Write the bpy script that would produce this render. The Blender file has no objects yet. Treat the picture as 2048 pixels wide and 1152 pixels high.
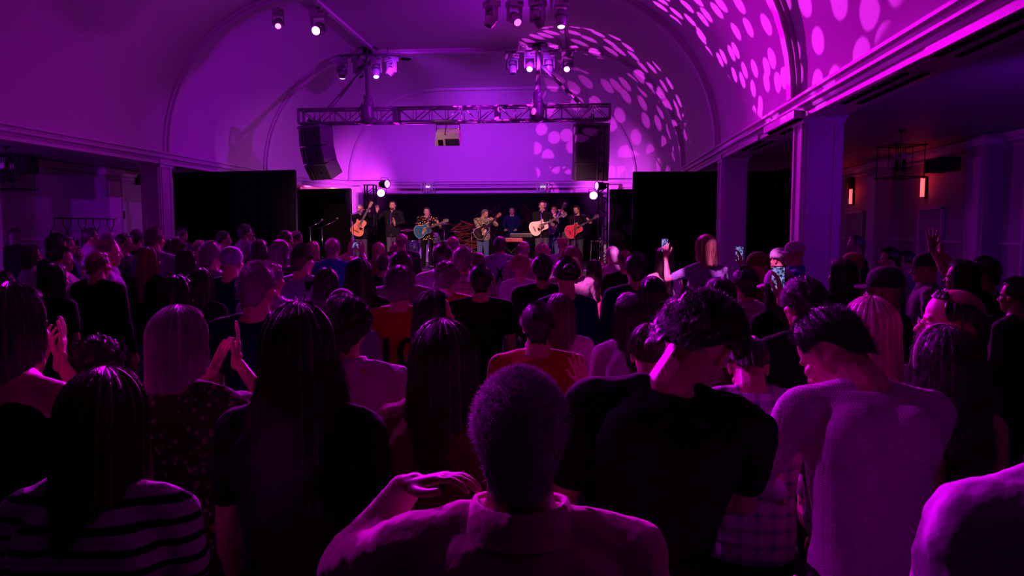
import bpy, math, random
import numpy as np
from mathutils import Vector, Matrix, Euler, noise
random.seed(7); np.random.seed(7)
PI=math.pi; R=math.radians
SC=bpy.context.scene; COL=SC.collection
# ------------------------------------------------------------------ camera
FPX=1436.0; CAMZ=1.95; YAW=0.097; PITCH=0.082
cam=bpy.data.cameras.new('camera'); camo=bpy.data.objects.new('camera',cam); COL.objects.link(camo)
cam.sensor_width=36; cam.lens=FPX/2048*36; cam.clip_start=0.05; cam.clip_end=200
camo.location=(0,0,CAMZ); camo.rotation_euler=(PI/2-PITCH,0,YAW)
SC.camera=camo
CR=camo.rotation_euler.to_matrix()
def ray(px,py): return CR@Vector(((px-1024)/FPX,(576-py)/FPX,-1.0))
def onY(px,py,Y):                     # where a pixel of the photograph meets the plane at Y
    d=ray(px,py); t=Y/d.y; return Vector((d.x*t,Y,CAMZ+d.z*t))
def onX(px,py,X):
    d=ray(px,py); t=X/d.x; return Vector((X,d.y*t,CAMZ+d.z*t))
def onD(px,py,dist):                  # at a distance along the viewing axis
    d=ray(px,py); return Vector((0,0,CAMZ))+d*dist
# ------------------------------------------------------------------ view, world
SC.view_settings.view_transform='Standard'; SC.view_settings.look='None'
SC.view_settings.exposure=0; SC.view_settings.gamma=1; SC.view_settings.use_curve_mapping=False
w=bpy.data.worlds.new('world'); SC.world=w; w.use_nodes=True
w.node_tree.nodes['Background'].inputs[0].default_value=(0.5,0.0,0.62,1)
w.node_tree.nodes['Background'].inputs[1].default_value=0.005
try:
    SC.cycles.max_bounces=6; SC.cycles.diffuse_bounces=2; SC.cycles.sample_clamp_indirect=2.0; SC.cycles.use_denoising=True
except Exception: pass
# ------------------------------------------------------------------ lights
def look(o,target):
    o.rotation_euler=(Vector(target)-o.location).to_track_quat('-Z','Y').to_euler()
def spot(loc,target,power,color,angle,blend=0.3,size=0.06,gobo=None,name='spot_light'):
    l=bpy.data.lights.new(name,'SPOT'); l.energy=power; l.color=color
    l.spot_size=R(angle); l.spot_blend=blend; l.shadow_soft_size=size
    o=bpy.data.objects.new(name,l); COL.objects.link(o); o.location=loc; look(o,target)
    if gobo:                           # a gobo wheel: round holes in the beam
        scale,thr,soft=gobo
        l.use_nodes=True; nt=l.node_tree; em=nt.nodes['Emission']
        tc=nt.nodes.new('ShaderNodeTexCoord'); sx=nt.nodes.new('ShaderNodeSeparateXYZ')
        nt.links.new(tc.outputs['Normal'],sx.inputs[0])
        ds=[]
        for k in (0,1):
            m=nt.nodes.new('ShaderNodeMath'); m.operation='DIVIDE'
            nt.links.new(sx.outputs[k],m.inputs[0]); nt.links.new(sx.outputs[2],m.inputs[1]); ds.append(m)
        cx=nt.nodes.new('ShaderNodeCombineXYZ')
        nt.links.new(ds[0].outputs[0],cx.inputs[0]); nt.links.new(ds[1].outputs[0],cx.inputs[1])
        v=nt.nodes.new('ShaderNodeTexVoronoi'); v.voronoi_dimensions='2D'; v.feature='F1'; v.inputs['Scale'].default_value=scale
        v.inputs['Randomness'].default_value=0.75
        nt.links.new(cx.outputs[0],v.inputs['Vector'])
        mr=nt.nodes.new('ShaderNodeMapRange'); mr.inputs[1].default_value=thr+soft; mr.inputs[2].default_value=thr-soft
        nt.links.new(v.outputs['Distance'],mr.inputs[0]); nt.links.new(mr.outputs[0],em.inputs['Strength'])
    return o
PUR=(0.42,0.0,1.0); MAG=(0.85,0.0,1.0)
HX=-3.22                                # hall axis
LBIG=onY(637,48,14.85)
# the blinding head on the near left bar back-lights the whole audience
spot(LBIG,(-0.6,1.4,1.3),15000,(0.75,0.0,1.0),31,0.7,0.09)
spot(LBIG+Vector((-1.0,0.0,0.0)),(-6,5,1.2),500,(0.9,0.0,1.0),50,0.8,0.07)
# heads on the side bars over the audience, just outside the frame
spot((-5.6,6.2,6.3),(0.9,2.1,1.45),1200,(0.80,0.0,1.0),27,0.6,0.08)
spot((1.6,7.2,6.3),(-1.3,2.5,1.5),800,(0.85,0.0,1.0),27,0.6,0.08)
# washes on the end wall and the vault
spot((-5.2,18.6,6.3),(-4.6,25.2,4.4),1100,(0.46,0.018,1.0),70,0.8,0.25)
spot((-1.2,18.6,6.3),(-2.0,25.2,4.4),1100,(0.46,0.018,1.0),70,0.8,0.25)
spot((1.0,15.3,6.3),(-9.2,20.3,4.6),1000,(0.50,0.0,1.0),66,0.7,0.04)
spot((0.8,14.9,6.2),(-9.0,11.0,5.4),90,(0.55,0.0,1.0),95,0.9,0.4)  # this and the next two are fills added for the vault
spot((-6.5,14.9,6.2),(2.8,13.0,5.4),260,(0.62,0.0,1.0),75,0.9,0.4)
spot((-3,5.0,2.6),(-9.0,6.0,5.6),30,(0.6,0.0,0.9),130,0.9,0.4)
# gobo projections on the right hand vault
spot(LBIG,LBIG+Vector((8,-4,2)),4600,(0.95,0.03,1.0),59,0.04,0.006,gobo=(17,0.31,0.03))
spot(LBIG+Vector((0.2,0,-.2)),LBIG+Vector((8.2,-9,0.2)),1000,(0.85,0.01,1.0),36,0.3,0.03,gobo=(8,0.38,0.14))
spot(LBIG+Vector((1.6,0,-1.0)),(1.7,22.8,4.9),3000,(0.95,0.03,1.0),47,0.05,0.006,gobo=(15,0.32,0.04))
# a white-pink gobo from the bar above the audience picks out people on the right
spot((-2.6,3.6,6.3),(0.55,8.3,1.5),7000,(1.0,0.14,0.85),22,0.15,0.01,gobo=(9,0.36,0.04))
# stage lamps
spot(onY(762,386,22.0)+Vector((0.1,-.1,0)),(-1.0,8,1.4),600,(0.72,0.0,1.0),80,0.6,0.08)
spot(onY(1187,390,22.0)+Vector((-0.1,-.1,0)),(-4,8,1.4),700,(0.7,0.0,1.0),80,0.6,0.08)
spot(onY(1060,122,19.6),(-1.5,5,1.5),6000,(0.95,0.0,0.85),42,0.8,0.08)
spot(onY(1137,118,19.6),(1.0,4,1.5),4500,(0.9,0.0,0.9),42,0.8,0.08)
for x_,c_ in ((-6.3,(1.0,0.36,0.45)),(-4.5,(1.0,0.45,0.36)),(-2.4,(1.0,0.45,0.36)),(-0.5,(1.0,0.36,0.5))): spot((x_*0.6-0.8,4.0,6.3),(x_,20.0,1.45),9500,c_,13.5,0.8,0.1)  # front spots added for the band, on an unseen bar over the audience
spot((-6.9,19.2,3.3),(-4.4,23.3,1.3),260,(0.7,0.2,1.0),50,0.6,0.08)  # extra spot added so the drum kit shows
spot((0.2,20.5,3.4),(-6.8,20.8,2.0),500,(0.85,0.1,1.0),60,0.8,0.08)
# fill spots added to brighten the aisle walls, no fixtures there
spot((-9.6,5.0,2.6),(-11.6,14.0,2.2),900,(0.5,0.0,1.0),110,0.9,0.3,name='aisle_fill')
spot((4.4,6.0,2.9),(6.6,14.5,1.9),80,(0.30,0.0,1.0),120,0.9,0.3,name='aisle_fill')
# spots added behind the band to brighten the end columns and cornice
spot((-6.9,23.9,3.0),(-8.2,25.3,3.2),220,(0.85,0.05,1.0),120,0.9,0.1); spot((0.2,23.9,3.0),(1.2,25.3,3.2),220,(0.85,0.05,1.0),120,0.9,0.1)
for p_,c_,e_ in (((-9.6,24.6,3.2),(1.0,0.05,0.35),30),((-8.8,25.0,3.25),(1.0,0.35,0.1),10),((2.6,25.0,3.2),(1.0,0.05,0.6),20)):
    l_=bpy.data.lights.new('recess_fill','POINT'); l_.energy=e_; l_.color=c_; l_.shadow_soft_size=0.1; o_=bpy.data.objects.new('recess_fill',l_); COL.objects.link(o_); o_.location=p_  # point fills added for the pink and orange glow, no lamp modelled
# ------------------------------------------------------------------ materials
MATS={}
def mat(name,col,rough=0.6,metal=0.0,emit=None,estr=1.0,bump=None,spec=0.4,coat=0,sheen=0):
    if name in MATS: return MATS[name]
    m=bpy.data.materials.new(name); m.use_nodes=True; nt=m.node_tree; b=nt.nodes['Principled BSDF']
    b.inputs['Base Color'].default_value=(*col,1); b.inputs['Roughness'].default_value=rough
    b.inputs['Metallic'].default_value=metal; b.inputs['Specular IOR Level'].default_value=spec
    if coat: b.inputs['Coat Weight'].default_value=coat
    if sheen: b.inputs['Sheen Weight'].default_value=sheen
    if emit: b.inputs['Emission Color'].default_value=(*emit,1); b.inputs['Emission Strength'].default_value=estr
    # procedural variation of tone, fine relief
    tc=nt.nodes.new('ShaderNodeTexCoord'); n=nt.nodes.new('ShaderNodeTexNoise')
    sc,st,dist=bump if bump else (9.0,0.12,0.004)
    n.inputs['Scale'].default_value=sc; n.inputs['Detail'].default_value=4
    nt.links.new(tc.outputs['Object'],n.inputs['Vector'])
    bp=nt.nodes.new('ShaderNodeBump'); bp.inputs['Strength'].default_value=st; bp.inputs['Distance'].default_value=dist
    nt.links.new(n.outputs['Fac'],bp.inputs['Height']); nt.links.new(bp.outputs['Normal'],b.inputs['Normal'])
    if not emit:
        mx=nt.nodes.new('ShaderNodeMix'); mx.data_type='RGBA'; mx.inputs[6].default_value=(*[c*0.86 for c in col],1); mx.inputs[7].default_value=(*[min(1,c*1.08) for c in col],1)
        nt.links.new(n.outputs['Fac'],mx.inputs[0]); nt.links.new(mx.outputs[2],b.inputs['Base Color'])
    MATS[name]=m; return m
def cloth(name,col,rough=0.9,bs=14,bd=0.02): return mat(name,col,rough,bump=(bs,0.5,bd),spec=0.2 if max(col)>0.05 else 0.08,sheen=0.25 if max(col)>0.15 else 0)
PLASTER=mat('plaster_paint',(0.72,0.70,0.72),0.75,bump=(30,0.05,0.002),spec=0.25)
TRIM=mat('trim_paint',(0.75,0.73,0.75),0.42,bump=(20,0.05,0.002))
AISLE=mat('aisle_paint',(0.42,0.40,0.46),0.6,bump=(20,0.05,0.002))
BLACK=mat('black_velvet',(0.004,0.004,0.005),0.95,spec=0.05)
FLOORM=mat('dark_carpet',(0.03,0.02,0.03),0.95,bump=(60,0.4,0.004))
STAGEM=mat('stage_black',(0.012,0.011,0.013),0.5)
ALU=mat('truss_aluminium',(0.22,0.20,0.23),0.45,0.5)
BLKM=mat('black_metal',(0.012,0.012,0.014),0.4,0.5)
BLKP=mat('black_plastic',(0.015,0.014,0.016),0.5)
GREYP=mat('grey_plastic',(0.22,0.20,0.24),0.3,coat=0.5)
CHROME=mat('chrome',(0.8,0.8,0.82),0.15,1.0)
SPKM=mat('speaker_paint',(0.13,0.10,0.14),0.55)
GRILL=mat('speaker_grille',(0.03,0.027,0.04),0.7,bump=(400,0.5,0.002))
# ------------------------------------------------------------------ mesh helpers
class MB:
    def __init__(s): s.v=[]; s.f=[]
    def add(s,vs,fs,M=None):
        o=len(s.v)
        for p in vs:
            p=Vector(p)
            s.v.append(tuple(M@p) if M is not None else tuple(p))
        s.f+= [tuple(i+o for i in f) for f in fs]; return s
    def box(s,c,size,M=None):
        x,y,z=[k/2 for k in size]; c=Vector(c)
        vs=[c+Vector((a*x,b*y,d*z)) for a in(-1,1) for b in(-1,1) for d in(-1,1)]
        return s.add(vs,[(0,1,3,2),(4,6,7,5),(0,4,5,1),(2,3,7,6),(0,2,6,4),(1,5,7,3)],M)
    def tube(s,pts,r,n=8,M=None,caps=True):
        pts=[Vector(p) for p in pts]; rs=r if isinstance(r,(list,tuple)) else [r]*len(pts)
        vs=[];prev=None
        for i,p in enumerate(pts):
            t=(pts[min(i+1,len(pts)-1)]-pts[max(i-1,0)]).normalized()
            if prev is None: a=t.orthogonal().normalized()
            else: a=(prev-t*prev.dot(t)).normalized()
            prev=a; b=t.cross(a)
            for k in range(n):
                an=2*PI*k/n; vs.append(p+(a*math.cos(an)+b*math.sin(an))*rs[i])
        fs=[]
        for i in range(len(pts)-1):
            for k in range(n): fs.append((i*n+k,i*n+(k+1)%n,(i+1)*n+(k+1)%n,(i+1)*n+k))
        if caps: fs.append(tuple(range(n-1,-1,-1))); fs.append(tuple((len(pts)-1)*n+k for k in range(n)))
        return s.add(vs,fs,M)
    def prism(s,poly,h,M=None):     # polygon in XZ, thickness along Y centred
        n=len(poly); vs=[(x,-h/2,z) for x,z in poly]+[(x,h/2,z) for x,z in poly]
        fs=[tuple(range(n)),tuple(range(2*n-1,n-1,-1))]+[(i,i+n,(i+1)%n+n,(i+1)%n) for i in range(n)]
        return s.add(vs,fs,M)
    def lathe(s,prof,n=24,M=None):   # (r,z)
        vs=[];fs=[]
        for r,z in prof:
            for k in range(n): vs.append((r*math.cos(2*PI*k/n),r*math.sin(2*PI*k/n),z))
        for i in range(len(prof)-1):
            for k in range(n): fs.append((i*n+k,i*n+(k+1)%n,(i+1)*n+(k+1)%n,(i+1)*n+k))
        fs.append(tuple(range(n-1,-1,-1))); fs.append(tuple((len(prof)-1)*n+k for k in range(n)))
        return s.add(vs,fs,M)
    def ell(s,c,r,M=None,nu=14,nv=9):
        vs=[];fs=[]
        for i in range(1,nv):
            ph=PI*i/nv
            for k in range(nu): vs.append((c[0]+r[0]*math.sin(ph)*math.cos(2*PI*k/nu),c[1]+r[1]*math.sin(ph)*math.sin(2*PI*k/nu),c[2]+r[2]*math.cos(ph)))
        for i in range(nv-2):
            for k in range(nu): fs.append((i*nu+k,(i+1)*nu+k,(i+1)*nu+(k+1)%nu,i*nu+(k+1)%nu))
        t=len(vs); vs+= [(c[0],c[1],c[2]+r[2]),(c[0],c[1],c[2]-r[2])]
        for k in range(nu): fs.append((t,k,(k+1)%nu)); fs.append((t+1,(nv-2)*nu+(k+1)%nu,(nv-2)*nu+k))
        return s.add(vs,fs,M)
    def cap(s,a,b,ra,rb,n=10):        # tapered capsule
        a=Vector(a);b=Vector(b);d=(b-a)
        if d.length<1e-6: d=Vector((0,0,1e-3))
        t=d.normalized(); pts=[];rs=[]
        for q in (-0.98,-0.7,-0.35): pts.append(a+t*ra*q); rs.append(ra*math.sqrt(1-q*q))
        pts.append(a);rs.append(ra);pts.append(b);rs.append(rb)
        for q in (0.35,0.7,0.98): pts.append(b+t*rb*q); rs.append(rb*math.sqrt(1-q*q))
        return s.tube(pts,rs,n)
    def mesh(s,name='mesh',smooth=False):
        me=bpy.data.meshes.new(name); me.from_pydata(s.v,[],s.f); me.update()
        if smooth: me.polygons.foreach_set('use_smooth',[True]*len(me.polygons))
        return me
def link(name,me,m,parent=None,smooth=None,M=None):
    o=bpy.data.objects.new(name,me); COL.objects.link(o)
    if m is not None:
        if len(me.materials)==0: me.materials.append(m)
        elif me.materials[0]!=m: o.material_slots[0].link='OBJECT'; o.material_slots[0].material=m
    if parent is not None: o.parent=parent
    if M is not None: o.matrix_local=M
    return o
def part(name,mb,m,parent=None,smooth=False,M=None): return link(name,mb.mesh(name,smooth),m,parent,M=M)
def tag(o,label,cat,group=None,kind=None):
    if label: o['label']=label
    if cat: o['category']=cat
    if group: o['group']=group
    if kind: o['kind']=kind
    return o
def thing(name,loc,label,cat,rz=0,group=None):
    o=bpy.data.objects.new(name,None); COL.objects.link(o); o.location=loc; o.rotation_euler=(0,0,rz); o.empty_display_size=0.1
    return tag(o,label,cat,group)
def struct(name,mb,m,smooth=False):
    o=part(name,mb,m,None,smooth); o['kind']='structure'; return o
def copytree(o,parent=None):
    c=o.copy(); COL.objects.link(c); c.parent=parent
    for ch in o.children: copytree(ch,c)
    return c
# ------------------------------------------------------------------ hall
XL,XR=-9.27,2.82; ZC=3.65; ZT=7.0; CR_=3.35; YB=20.5; YE=25.3
RIBY=[-0.6,4.7,10.0,15.45,20.5]
def profile(xl,xr,zb,zt,n=14,off=0.0):
    r=zt-zb; pts=[]
    rr=min(r,(xr-xl)/2-0.3)
    for i in range(n+1):
        t=PI/2*i/n; pts.append((xl+rr-rr*math.cos(t)+off*math.cos(t)*1, zb+r*math.sin(t)-off*math.sin(t)))
    for i in range(n,-1,-1):
        t=PI/2*i/n; pts.append((xr-rr+rr*math.cos(t)-off*math.cos(t), zb+r*math.sin(t)-off*math.sin(t)))
    return pts
def inset(y):
    if y<=YB+0.6: return 0.0
    t=min(1,(y-YB-0.6)/(YE-YB-0.6)); return 1.35*(1-math.sqrt(max(0,1-t**2.4)))
# vault shell as a closed thick shell: inner surface plus an outer skin
mb=MB(); ys=[-1.5,0,2,4.7,7,10,12,15.45,18,20.5,21.1]+[21.1+(YE-21.1)*math.sin(PI/2*i/8) for i in range(1,9)]
secs=[profile(XL+inset(y),XR-inset(y),ZC,ZT-0.25*(inset(y)/1.35)) for y in ys]; n=len(secs[0])
vs=[(x,y,z) for y,s_ in zip(ys,secs) for x,z in s_]
no=len(vs)
vs+=[(x+(0.3 if k>n/2 else -0.3),y,z+(0.3 if 3<k<n-4 else 0)) for y,s_ in zip(ys,secs) for k,(x,z) in enumerate(s_)]
fs=[]
for i in range(len(ys)-1):
    for k in range(n-1):
        a=i*n+k; fs.append((a,a+1,a+n+1,a+n)); fs.append((no+a,no+a+n,no+a+n+1,no+a+1))
mb.add(vs,fs); vault=struct('ceiling',mb,PLASTER,True)
vault['label']='barrel ceiling with coved sides washed purple'
# end wall above the cornice
mb=MB(); s_=secs[-1]; mb.prism([(x,z) for x,z in s_],0.3,Matrix.Translation((0,YE+0.15,0)))
struct('wall_back',mb,PLASTER)
# ribs on the vault
for i,y in enumerate(RIBY[1:]+[YE-0.12]):
    ins=inset(y); 
    for j,(w_,off) in enumerate(((0.34,0.05),(0.2,0.11))):
        if i==4: w_,off=(0.16,0.04) if j==0 else (0.08,0.06)
        zt=ZT-0.25*(ins/1.35)
        A=profile(XL+ins,XR-ins,ZC,zt,18,-0.02); B=profile(XL+ins,XR-ins,ZC,zt,18,off)
        m_=len(A); v=[];f=[]
        for yy in (y-w_/2,y+w_/2):
            v+=[(x,yy,z) for x,z in A]+[(x,yy,z) for x,z in B]
        for k in range(m_-1):
            f+=[(k,k+1,m_+k+1,m_+k),(2*m_+k,3*m_+k,3*m_+k+1,2*m_+k+1),(m_+k,m_+k+1,3*m_+k+1,3*m_+k)]
        mb=MB().add(v,f)
        if j==0: rib=struct('trim_%d'%(i+1),mb,TRIM,False)
        else: part('moulding',mb,TRIM,rib)
# straight trims on the flat of the ceiling
for k,x in enumerate((-5.9,-0.55)):
    struct('trim_%d'%(7+k),MB().box((x,12.5,ZT-0.03),(0.12,24,0.06)),TRIM)
# cornice: swept profile following the plan
def sweep(path,prof,name,m):
    v=[];f=[]; np_=len(prof)
    for i,(x,y) in enumerate(path):
        a=Vector(path[max(i-1,0)]); b=Vector(path[min(i+1,len(path)-1)]); t=(b-a).normalized(); nrm=Vector((-t.y,t.x))
        for o,z in prof: v.append((x+nrm.x*o,y+nrm.y*o,z))
    for i in range(len(path)-1):
        for k in range(np_): f.append((i*np_+k,i*np_+(k+1)%np_,(i+1)*np_+(k+1)%np_,(i+1)*np_+k))
    f.append(tuple(range(np_))); f.append(tuple(len(path)*np_-1-k for k in range(np_)))
    return struct(name,MB().add(v,f),m)
yl=[-1.5,5,10,15,20,21.1]+[21.1+(YE-21.1)*math.sin(PI/2*i/10) for i in range(1,11)]
Lp=[(XL+inset(y),y) for y in yl]; Rp=[(XR-inset(y),y) for y in yl]
path=Rp+Lp[::-1]
CPROF=[(-0.25,ZC+0.02),(-0.0,ZC+0.02),(0.10,ZC-0.0),(0.10,ZC-0.035),(0.055,ZC-0.05),(0.04,ZC-0.085),(0.07,ZC-0.10),(0.07,ZC-0.13),(0.02,ZC-0.15),(0.0,ZC-0.19),(-0.25,ZC-0.19)]
sweep(path,CPROF,'trim_9',TRIM)
# beam under the cornice (carries the vault)
BPROF=[(-0.02,ZC-0.18),(-0.02,ZC-0.26),(-0.5,ZC-0.26),(-0.5,ZC-0.18)]
sweep(path,BPROF,'trim_10',TRIM)
ZA=3.47                                   # aisle ceiling
XWL,XWR=-11.9,6.7
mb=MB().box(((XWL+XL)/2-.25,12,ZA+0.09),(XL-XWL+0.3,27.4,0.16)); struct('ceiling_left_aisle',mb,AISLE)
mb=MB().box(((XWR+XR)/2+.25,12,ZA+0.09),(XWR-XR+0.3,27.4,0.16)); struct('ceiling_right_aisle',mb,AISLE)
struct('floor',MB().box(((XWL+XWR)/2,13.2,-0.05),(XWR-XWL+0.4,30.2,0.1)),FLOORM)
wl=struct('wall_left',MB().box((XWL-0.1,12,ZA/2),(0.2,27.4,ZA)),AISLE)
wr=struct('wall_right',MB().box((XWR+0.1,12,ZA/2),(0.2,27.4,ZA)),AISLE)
# aisle wall cornices
for k,(x,s_) in enumerate(((XWL,1),(XWR,-1))):
    mb=MB().box((x+s_*0.05,12,ZA-0.05),(0.10,27.4,0.09)).box((x+s_*0.03,12,ZA-0.12),(0.06,27.4,0.06)).box((x+s_*0.015,12,ZA-0.22),(0.03,27.4,0.03))
    struct('trim_%d'%(11+k),mb,TRIM)
    mb=MB().box((x+s_*0.015,12,1.72),(0.03,27.4,0.04)); struct('trim_%d'%(13+k),mb,TRIM)
# pilasters on the aisle walls
def pilaster(name,x,s_,y,w_=0.62,d=0.28):
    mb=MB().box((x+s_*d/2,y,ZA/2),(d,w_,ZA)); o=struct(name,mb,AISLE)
    part('fluting',MB().box((x+s_*(d+0.015),y,ZA/2-0.1),(0.03,w_-0.2,ZA-0.5)),TRIM,o)
    part('capital',MB().box((x+s_*(d/2+.02),y,ZA-0.12),(d+0.08,w_+0.08,0.12)),TRIM,o)
k=15
for y in (8.1,12.6,16.8,21.5): pilaster('trim_%d'%k,XWR,-1,y); k+=1
for y in (9.6,13.2,17.0,21.4): pilaster('trim_%d'%k,XWL,1,y); k+=1
# framed panels and doors on the right wall, big framed panel on the left wall
def wallpanel(name,x,s_,y0,y1,z0,z1,door=False):
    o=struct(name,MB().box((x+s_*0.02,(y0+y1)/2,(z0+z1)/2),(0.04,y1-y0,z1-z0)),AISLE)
    t=0.06
    part('frame',MB().box((x+s_*0.045,y0,(z0+z1)/2),(0.05,t,z1-z0)).box((x+s_*0.045,y1,(z0+z1)/2),(0.05,t,z1-z0)).box((x+s_*0.045,(y0+y1)/2,z1),(0.05,y1-y0+t,t)),TRIM,o)
    if door: part('handle',MB().box((x+s_*0.09,y0+0.15,1.0),(0.05,0.03,0.3)),BLKM,o)
    return o
wallpanel('door_1',XWR,-1,14.1,15.0,0.0,2.35,True)
wallpanel('door_2',XWR,-1,17.9,19.0,0.0,2.35,True)
wallpanel('trim_24',XWR,-1,9.3,11.6,0.0,3.1)
wallpanel('trim_25',XWR,-1,5.0,7.2,0.0,3.1)
wallpanel('trim_26',XWL,1,9.95,12.6,0.0,3.15)
# columns under every rib
def column(name,x0,x1,yc,w_=0.46,zt=ZA+0.02):
    xc=(x0+x1)/2; dx=abs(x1-x0)
    o=struct(name,MB().box((xc,yc,zt/2),(dx,w_,zt)),TRIM)
    mb=MB()
    for s_ in (-1,1):
        mb.box((xc+s_*(dx/2+0.012),yc-w_/2+0.07,zt/2),(0.024,0.07,zt-0.3)).box((xc+s_*(dx/2+0.012),yc+w_/2-0.07,zt/2),(0.024,0.07,zt-0.3))
        mb.box((xc-dx/2+0.07,yc+s_*(w_/2+0.012),zt/2),(0.07,0.024,zt-0.3)).box((xc+dx/2-0.07,yc+s_*(w_/2+0.012),zt/2),(0.07,0.024,zt-0.3))
    part('panel_moulding',mb,TRIM,o)
    part('capital',MB().box((xc,yc,zt-0.06),(dx+0.1,w_+0.1,0.1)).box((xc,yc,zt-0.14),(dx+0.05,w_+0.05,0.06)),TRIM,o)
    part('plinth',MB().box((xc,yc,0.12),(dx+0.08,w_+0.08,0.24)),TRIM,o)
    return o
k=27
for y in (10.0,15.45,20.5):
    column('trim_%d'%k,XR+0.04,XR+0.52,y); k+=1
for y in (4.7,10.0,15.45,20.5):
    column('trim_%d'%k,XL-0.5,XL-0.04,y); k+=1
# end of the hall under the cornice: two columns, frieze, dark recess
pL=onY(712,365,YE); pR=onY(1221,365,YE)
column('trim_35',pL.x-0.17,pL.x+0.17,YE+0.05,0.34,ZC-0.18); column('trim_36',pR.x-0.22,pR.x+0.22,YE+0.05,0.34,ZC-0.18)
struct('trim_37',MB().box((HX,YE+0.35,ZC-0.30),(14,0.3,0.26)).box((HX,YE+0.19,ZC-0.30),(14,0.03,0.05)).box((HX,YE+0.17,ZC-0.21),(14,0.06,0.05)),TRIM)
struct('wall_recess',MB().box(((XWL+XWR)/2,28.3,1.8),(XWR-XWL+.4,0.2,3.6)),AISLE)
struct('ceiling_recess',MB().box(((XWL+XWR)/2,27,3.5),(XWR-XWL+.4,2.8,0.1)),AISLE)
struct('wall_recess_left',MB().box((XWL-.1,27,1.8),(0.2,2.8,3.6)),AISLE); struct('wall_recess_right',MB().box((XWR+.1,27,1.8),(0.2,2.8,3.6)),AISLE)
# slotted air vents in the right aisle ceiling
VG='slot vents in the right aisle ceiling'
vl=['slot vent in the right aisle ceiling, nearest the camera','slot vent in the right aisle ceiling in front of the near column','slot vent in the right aisle ceiling just past the near column','slot vent in the right aisle ceiling above the far column']
for (px,py,l_),lab in zip(((2000,60,1.5),(1760,178,1.6),(1580,252,1.5),(1515,290,1.4)),vl):
    d=ray(px,py); t=(3.385-CAMZ)/d.z; c=Vector((0,0,CAMZ))+d*t
    o=thing('ceiling_vent',(c.x,c.y,3.385),lab,'vent',group=VG)
    part('backing',MB().box((0,0,0.044),(0.34,l_+0.06,0.10)),TRIM,o)
    for s_ in (-0.09,0.09): part('slot',MB().box((s_,0,-0.014),(0.06,l_,0.014)),BLACK,o)
d=ray(812,115); t=(ZT-CAMZ)/d.z; c=Vector((0,0,CAMZ))+d*t
o=thing('ceiling_diffuser',(c.x,c.y,ZT),'dark round air diffuser in the flat of the barrel ceiling','vent')
part('ring',MB().lathe([(0.24,0),(0.24,-.02),(0.19,-.05),(0.19,-0.01)],24),TRIM,o,True); part('core',MB().lathe([(0.18,-.01),(0.14,-.055),(0.0,-.06)],20),BLACK,o,True)
d=ray(1880,122); t=(ZA-CAMZ)/d.z; c=Vector((0,0,CAMZ))+d*t
o=thing('ceiling_sensor',(c.x,c.y,ZA),'small round detector on the right aisle ceiling','detector'); part('base',MB().lathe([(0.06,0),(0.05,-0.03),(0.03,-0.045)],16),GREYP,o,True); part('cap',MB().lathe([(0.02,-.045),(.012,-.06)],12),CHROME,o,True)
# ------------------------------------------------------------------ stage and drapes
SZ=0.86
st=thing('stage',(-2.95,21.6,0),'low black stage platform under the band across the end of the hall','stage')
for i in range(4):
    for j in range(2): part('deck',MB().box((-2.7+1.8*i,-1.4+2.8*j,SZ-0.06),(1.79,2.79,0.12)),STAGEM,st)
part('skirt',MB().box((0,-2.78,(SZ-0.12)/2),(7.16,0.04,SZ-0.12)),BLACK,st)
def drape(xa,ya,xb,yb,zt,label,pl=0.17,amp=0.045,zb=0.0,hem=0.0):
    L=math.hypot(xb-xa,yb-ya); n=max(24,int(L/0.035)); o=thing('drape',(xa,ya,0),label,'drape',math.atan2(yb-ya,xb-xa),'black velvet drapes')
    vs=[];fs=[];rows=8
    for lay in (0,1):
        for j in range(rows+1):
            z=zb+(zt-zb)*j/rows; f=0.5+0.5*(1-j/rows)
            for i in range(n+1):
                x=L*i/n; vs.append((x,amp*f*(math.sin(2*PI*x/pl+0.6*math.sin(x*3.1))+0.4*math.sin(2*PI*x/pl*0.43))+lay*0.012,z))
    o2=(rows+1)*(n+1)
    for j in range(rows):
        for i in range(n):
            a=j*(n+1)+i; fs.append((a,a+1,a+n+2,a+n+1)); fs.append((o2+a,o2+a+n+1,o2+a+n+2,o2+a+1))
    part('cloth',MB().add(vs,fs),BLACK,o,True)
    part('crossbar',MB().tube([(0,0,zt),(L,0,zt)],0.022,8),BLKM,o,True)
    for x in (0.02,L-0.02): part('upright',MB().tube([(x,0.06,0),(x,0.06,zt)],0.02,8),BLKM,o,True); part('foot_plate',MB().box((x,0.1,0.01),(0.4,0.4,0.02)),BLKM,o)
    return o
a=onY(346,347,17.6); b=onY(590,343,17.0); drape(a.x,a.y,b.x,b.y,a.z,'tall black pipe and drape curtain on the left, nearest the left column')
a=onY(592,380,20.6); b=onY(701,377,20.2); drape(a.x,a.y,b.x,b.y,a.z,'lower black curtain on the left between tall curtain and stage')
a=onY(1266,345,17.3); b=onY(1608,345,17.5); drape(a.x,a.y,b.x,b.y,a.z,'tall black curtain on the right passing behind the far column')
a=onY(1219,380,20.9); b=onY(1272,380,20.9); drape(a.x,a.y,b.x,b.y,a.z,'lower black curtain on the right beside the stage truss')
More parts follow.
